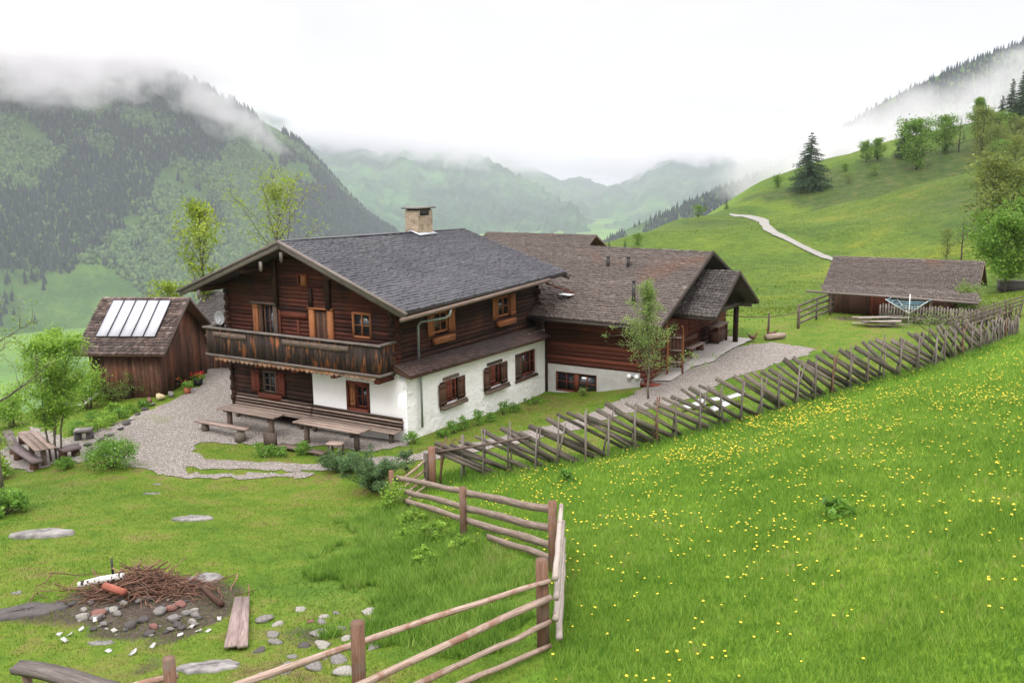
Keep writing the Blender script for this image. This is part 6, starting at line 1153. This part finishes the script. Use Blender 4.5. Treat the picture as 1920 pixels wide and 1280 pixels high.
# ------------------------------------------------------------ grass and flowers
def blades(name, region, n, hgt, wid, mat, seed, label, dens=None, tuft=1):
    rs = np.random.RandomState(seed); x0, x1, y0, y1 = region; P = np.empty((0, 2)); tries = 0
    while len(P) < n and tries < 12:
        q = np.c_[rs.uniform(x0, x1, n), rs.uniform(y0, y1, n)]; q = q[dens(q[:, 0], q[:, 1]) > rs.uniform(0, 1, len(q))]; P = np.r_[P, q]; tries += 1
    P = P[:n]; m = len(P); z = H(P[:, 0], P[:, 1]); hh = hgt * rs.uniform(.5, 1.3, m) * (.6 + .8 * fbm(P[:, 0] * .9, P[:, 1] * .9, 3, 77)); a = rs.uniform(0, 6.28, m); ln = rs.normal(0, .35, (m, 2)) * hh[:, None]; w = wid * rs.uniform(.6, 1.3, m)
    B = np.c_[P, z - .01]; dx = np.c_[np.cos(a) * w / 2, np.sin(a) * w / 2, np.zeros(m)]; T = B + np.c_[ln, hh]; V = np.stack([B - dx, B + dx, T], 1).reshape(-1, 3); F = np.arange(3 * m).reshape(m, 3)
    o = bpy.data.objects.new(name, mesh_np(name, V, F, mat, rs.uniform(0, 1, m))); COL.objects.link(o); return tag(o, label, None, None, 'stuff')
def grassmat(name, a, b, c, tr=.3):
    t = NT(name); P = t.tc('Object'); n1 = t.math('ADD', t.math('MULTIPLY', t.noise(P, .3, 4, .6, .5), .5), t.math('MULTIPLY', t.noise(P, 2.2, 4, .65, .3), .5)); n1 = t.rng(n1, .34, .66, 0, 1); col = t.ramp(t.math('ADD', t.math('MULTIPLY', t.attr('rnd'), .55), t.math('MULTIPLY', n1, .45)), [(.22, a), (.5, b), (.78, c), (.84, c), (.86, (.42, .38, .17))]); col = t.scale(col, .92); t.fin(col, .6, .2)
    tr_ = t.n.new('ShaderNodeBsdfTranslucent'); t.put(tr_.inputs[0], col); mx = t.n.new('ShaderNodeMixShader'); mx.inputs[0].default_value = tr; t.l.new(t.b.outputs[0], mx.inputs[1]); t.l.new(tr_.outputs[0], mx.inputs[2]); t.l.new(mx.outputs[0], t.out.inputs[0]); return t.m
M['g_lawn'] = grassmat('g_lawn', (.075, .145, .018), (.14, .225, .025), (.26, .31, .055)); M['g_mead'] = grassmat('g_mead', (0.0981, 0.225, 0.0274), (0.185, 0.345, 0.0375), (0.319, 0.45, 0.075)); M['g_wild'] = grassmat('g_wild', (.09, .20, .026), (.17, .33, .04), (.32, .46, .09))
HP = np.array([wor(-8.9, 0)[:2], wor(0, 0)[:2], wor(0, 9.9)[:2], wor(4.7, 9.9)[:2], wor(4.7, 20)[:2], wor(-9, 20)[:2]])
def infr(x, y, m=1.32): return (np.abs(x) < y * .58 * m + .5) & (y > 8.5)
def offpath(x, y): jx_, jy_ = x + (fbm(x * 2, y * 2, 2, 5) - .5) * .9, y + (fbm(x * 2, y * 2, 2, 6) - .5) * .9; return ~inpoly(jx_, jy_, YARD) & ~inpoly(x, y, HP) & ~inpoly(x, y, TER)
PT = on(265, 1135)[:2]
def pitf(x, y): return 1 - .93 * np.exp(-(((x - PT[0]) / 1.3) ** 2 + ((y - PT[1]) / 1.0) ** 2) ** 2)
def d_lawn(x, y): return infr(x, y) * ~inpoly(x, y, MEADOW) * offpath(x, y) * pitf(x, y) * np.clip(1.5 - y / 40, .12, 1)
def d_mead(x, y): return infr(x, y) * inpoly(x, y, MEADOW) * np.clip(1.7 - y / 20, .12, 1)
WILDP = pxpoly([(735, 930), (840, 1000), (1000, 1060), (1010, 1180), (850, 1240), (720, 1200), (650, 1120), (640, 1040), (690, 960)])
blades('lawn_grass', (-24, 27, 8.5, 55), 370000, .05, .016, M['g_lawn'], 1, 'short mown grass of the farmyard lawn', d_lawn)
blades('meadow_grass', (-4, 30, 8.5, 36), 380000, .13, .014, M['g_mead'], 2, 'tall fresh meadow grass on the slope', d_mead)
blades('bank_grass', (-6, 2, 10, 26), 60000, .20, .016, M['g_wild'], 3, 'long rough grass on the bank by the rail fence', lambda x, y: inpoly(x + (fbm(x * 1.1, y * 1.1, 3, 61) - .5) * 2.4, y + (fbm(x * 1.1, y * 1.1, 3, 62) - .5) * 2.4, WILDP) * np.clip(fbm(x * 2.4, y * 2.4, 4, 63) * 2.2 - .55, .1, 1))
FPd = np.array(FENCE)
def fdist(x, y):
    b = np.full(x.shape, 1e9)
    for i in range(len(FPd) - 1):
        a_, c_ = FPd[i], FPd[i + 1]; d = c_ - a_; t = np.clip(((x - a_[0]) * d[0] + (y - a_[1]) * d[1]) / (d @ d), 0, 1); b = np.minimum(b, np.hypot(x - a_[0] - t * d[0], y - a_[1] - t * d[1]))
    return b
blades('fence_grass', (-3, 24, 20, 42), 60000, .22, .018, M['g_wild'], 4, 'darker tall grass growing along the slanted plank fence', lambda x, y: np.exp(-(fdist(x, y - .25) / .5) ** 2))
M['g_past'] = grassmat('g_past', (0.068, 0.136, 0.014), (0.145, 0.232, 0.0224), (0.289, 0.32, 0.042))
blades('pasture_grass', (5, 150, 50, 262), 70000, .10, .10, M['g_past'], 6, 'tussocky grass of the hillside pasture behind the barns', lambda x, y: (np.abs(x) < y * .62) * (rimdist(x, y) < -1) * offpath(x, y) * ~inpoly(x, y, ROAD) * np.clip(60 / y, .2, 1) * np.clip(fbm(x / 5, y / 5, 3, 81) * 3 - .8, .1, 1))
# dandelions
hd = MB(); n = 9; hd.tube([(0, 0, 0), (.01, 0, .13)], .0035, 4, mi=1, cap=False); vs = [(.01, 0, .145)]
for r_, z in ((.022, .143), (.023, .137)):
    for k in range(n): a = 2 * math.pi * k / n; vs.append((.01 + r_ * math.cos(a), r_ * math.sin(a), z))
hd.add(vs, [(0, 1 + k, 1 + (k + 1) % n) for k in range(n)] + [(1 + k, 1 + n + k, 1 + n + (k + 1) % n, 1 + (k + 1) % n) for k in range(n)] + [tuple(1 + n + k for k in range(n))[::-1]], rnd=.5)
t = NT('stalk'); M['stalk'] = t.fin((.12, .20, .04), .7); dme = mesh_np('dandelion', np.array(hd.v), hd.f, [M['petal'], M['stalk']], hd.r, hd.m)
rs = np.random.RandomState(5); pts = []
while len(pts) < 4900:
    x, y = rs.uniform(-4, 30), rs.uniform(9, 36); xa, ya = np.array([x]), np.array([y])
    if not (infr(xa, ya)[0] and inpoly(xa, ya, MEADOW)[0]): continue
    f = fbm(xa * .45, ya * .45, 3, 91)[0]; g = fbm(xa * 1.7, ya * 1.7, 2, 92)[0]; pr = max(.16, (f - .37) * 1.6) * max(.2, (g - .28) * 2.2) * min(1, .45 + max(0, fdist(xa, ya)[0] - .4) * .22) * min(1, max(.22, (y - 8) / 10)) * min(1, .35 + max(0, x) * .045 + (.3 if y > 20 else 0))
    if rs.uniform() < pr: pts.append((x, y))
pts = np.array(pts); pts = pts[np.argsort(np.hypot(pts[:, 0], pts[:, 1]))]; pz = H(pts[:, 0], pts[:, 1])
for i in range(300):
    o = bpy.data.objects.new('dandelion', dme); COL.objects.link(o); o.location = (pts[i, 0], pts[i, 1], pz[i]); s_ = rs.uniform(.65, 1.1); o.scale = (s_, s_, s_ * rs.uniform(.9, 1.3)); o.rotation_euler = (rs.uniform(-.25, .25), rs.uniform(-.25, .25), rs.uniform(0, 6)); tag(o, 'yellow dandelion blossom on its stalk in the nearer meadow grass', 'dandelion', 'dandelions in the near meadow')
rest = pts[300:]; V0 = np.array(hd.v); F0 = hd.f; V = []; F = []; MI = []; b = 0
for i, (x, y) in enumerate(rest): s_ = rs.uniform(.65, 1.05); V.append(V0 * s_ + (x, y, pz[300 + i])); F += [[b + k for k in q] for q in F0]; MI += hd.m; b += len(V0)
o = bpy.data.objects.new('dandelion_carpet', mesh_np('dandelion_carpet', np.concatenate(V), F, [M['petal'], M['stalk']], np.full(len(F), .5), MI)); COL.objects.link(o); tag(o, 'yellow dandelions sprinkled over the farther meadow', None, None, 'stuff')
# ------------------------------------------------------------ low clouds hanging on the mountains
def fog(px, py, D, rx, ry, rz, dens, nscale, thr, label, tilt=0.0, seed=0, det=5):
    c = atR(px, py, D); v, f = ICO[3]; me = mesh_np('low_cloud', v, f, [], smooth=True); o = bpy.data.objects.new('low_cloud', me); COL.objects.link(o); o.location = tuple(map(float, c)); o.scale = (rx, ry, rz)
    o.rotation_euler = (0, tilt, -math.atan2(c[0], c[1])); tag(o, label, None, None, 'stuff'); m = bpy.data.materials.new('low_cloud'); me.materials.append(m); vn, n, l = volmat(m, 0, (1, .985, 1), .5)
    def mt(op, a, b=0.0, clamp=False):
        q = n.new('ShaderNodeMath'); q.operation = op; q.use_clamp = clamp
        for i, x in enumerate((a, b)):
            if isinstance(x, (int, float)): q.inputs[i].default_value = x
            else: l.new(x, q.inputs[i])
        return q.outputs[0]
    t = n.new('ShaderNodeTexCoord'); ln = n.new('ShaderNodeVectorMath'); ln.operation = 'LENGTH'; l.new(t.outputs['Object'], ln.inputs[0])
    mp = n.new('ShaderNodeMapping'); mp.inputs['Scale'].default_value = (rx / nscale, ry / nscale, rz / nscale * 1.3); mp.inputs['Location'].default_value = (seed * 3.1, seed, 0); l.new(t.outputs['Object'], mp.inputs[0])
    nz = n.new('ShaderNodeTexNoise'); nz.inputs['Scale'].default_value = 1; nz.inputs['Detail'].default_value = det; nz.inputs['Roughness'].default_value = .55; nz.inputs['Distortion'].default_value = .5; l.new(mp.outputs[0], nz.inputs['Vector'])
    r2 = mt('MULTIPLY', ln.outputs['Value'], ln.outputs['Value']); s = mt('ADD', mt('SUBTRACT', 1.0, r2), mt('MULTIPLY', mt('SUBTRACT', nz.outputs[0], .5), 3.2)); s = mt('SUBTRACT', s, thr)
    s = mt('MULTIPLY', s, 1.6, True); s = mt('MULTIPLY', s, mt('MULTIPLY', mt('SUBTRACT', 1.0, r2), 4.0, True)); l.new(mt('MULTIPLY', s, dens), vn.inputs['Density']); return o
fog(40, 40, 2650, 700, 420, 230, .0075, 120, .22, 'low cloud wrapped round the top of the left mountain', 0, 1)
fog(330, 80, 2800, 380, 260, 140, .006, 130, .15, 'low cloud over the summit of the left mountain', .25, 2)
fog(420, 215, 2750, 240, 160, 75, .011, 90, .40, 'torn wisp of cloud on the right shoulder of the left mountain', .5, 3)
fog(110, 165, 2550, 260, 140, 75, .010, 80, .45, 'thin ragged wisp hanging below the left cloud', 0, 4)
fog(770, 232, 7000, 1700, 900, 390, .0045, 300, .25, 'cloud bank lying on the middle mountain', .10, 5)
fog(1230, 272, 8300, 1900, 900, 330, .0045, 330, .25, 'distant cloud bank closing the valley', .02, 6)
fog(1720, 235, 1700, 270, 160, 75, .0075, 100, .25, 'low cloud drifting in front of the right mountain slope', -.42, 7)
fog(1510, 285, 1750, 190, 130, 80, .010, 85, .10, 'low cloud filling the gap behind the big spruce', -.3, 8)
fog(1900, 160, 1800, 160, 120, 70, .006, 90, .4, 'low cloud at the right edge over the upper hillside', -.4, 9)
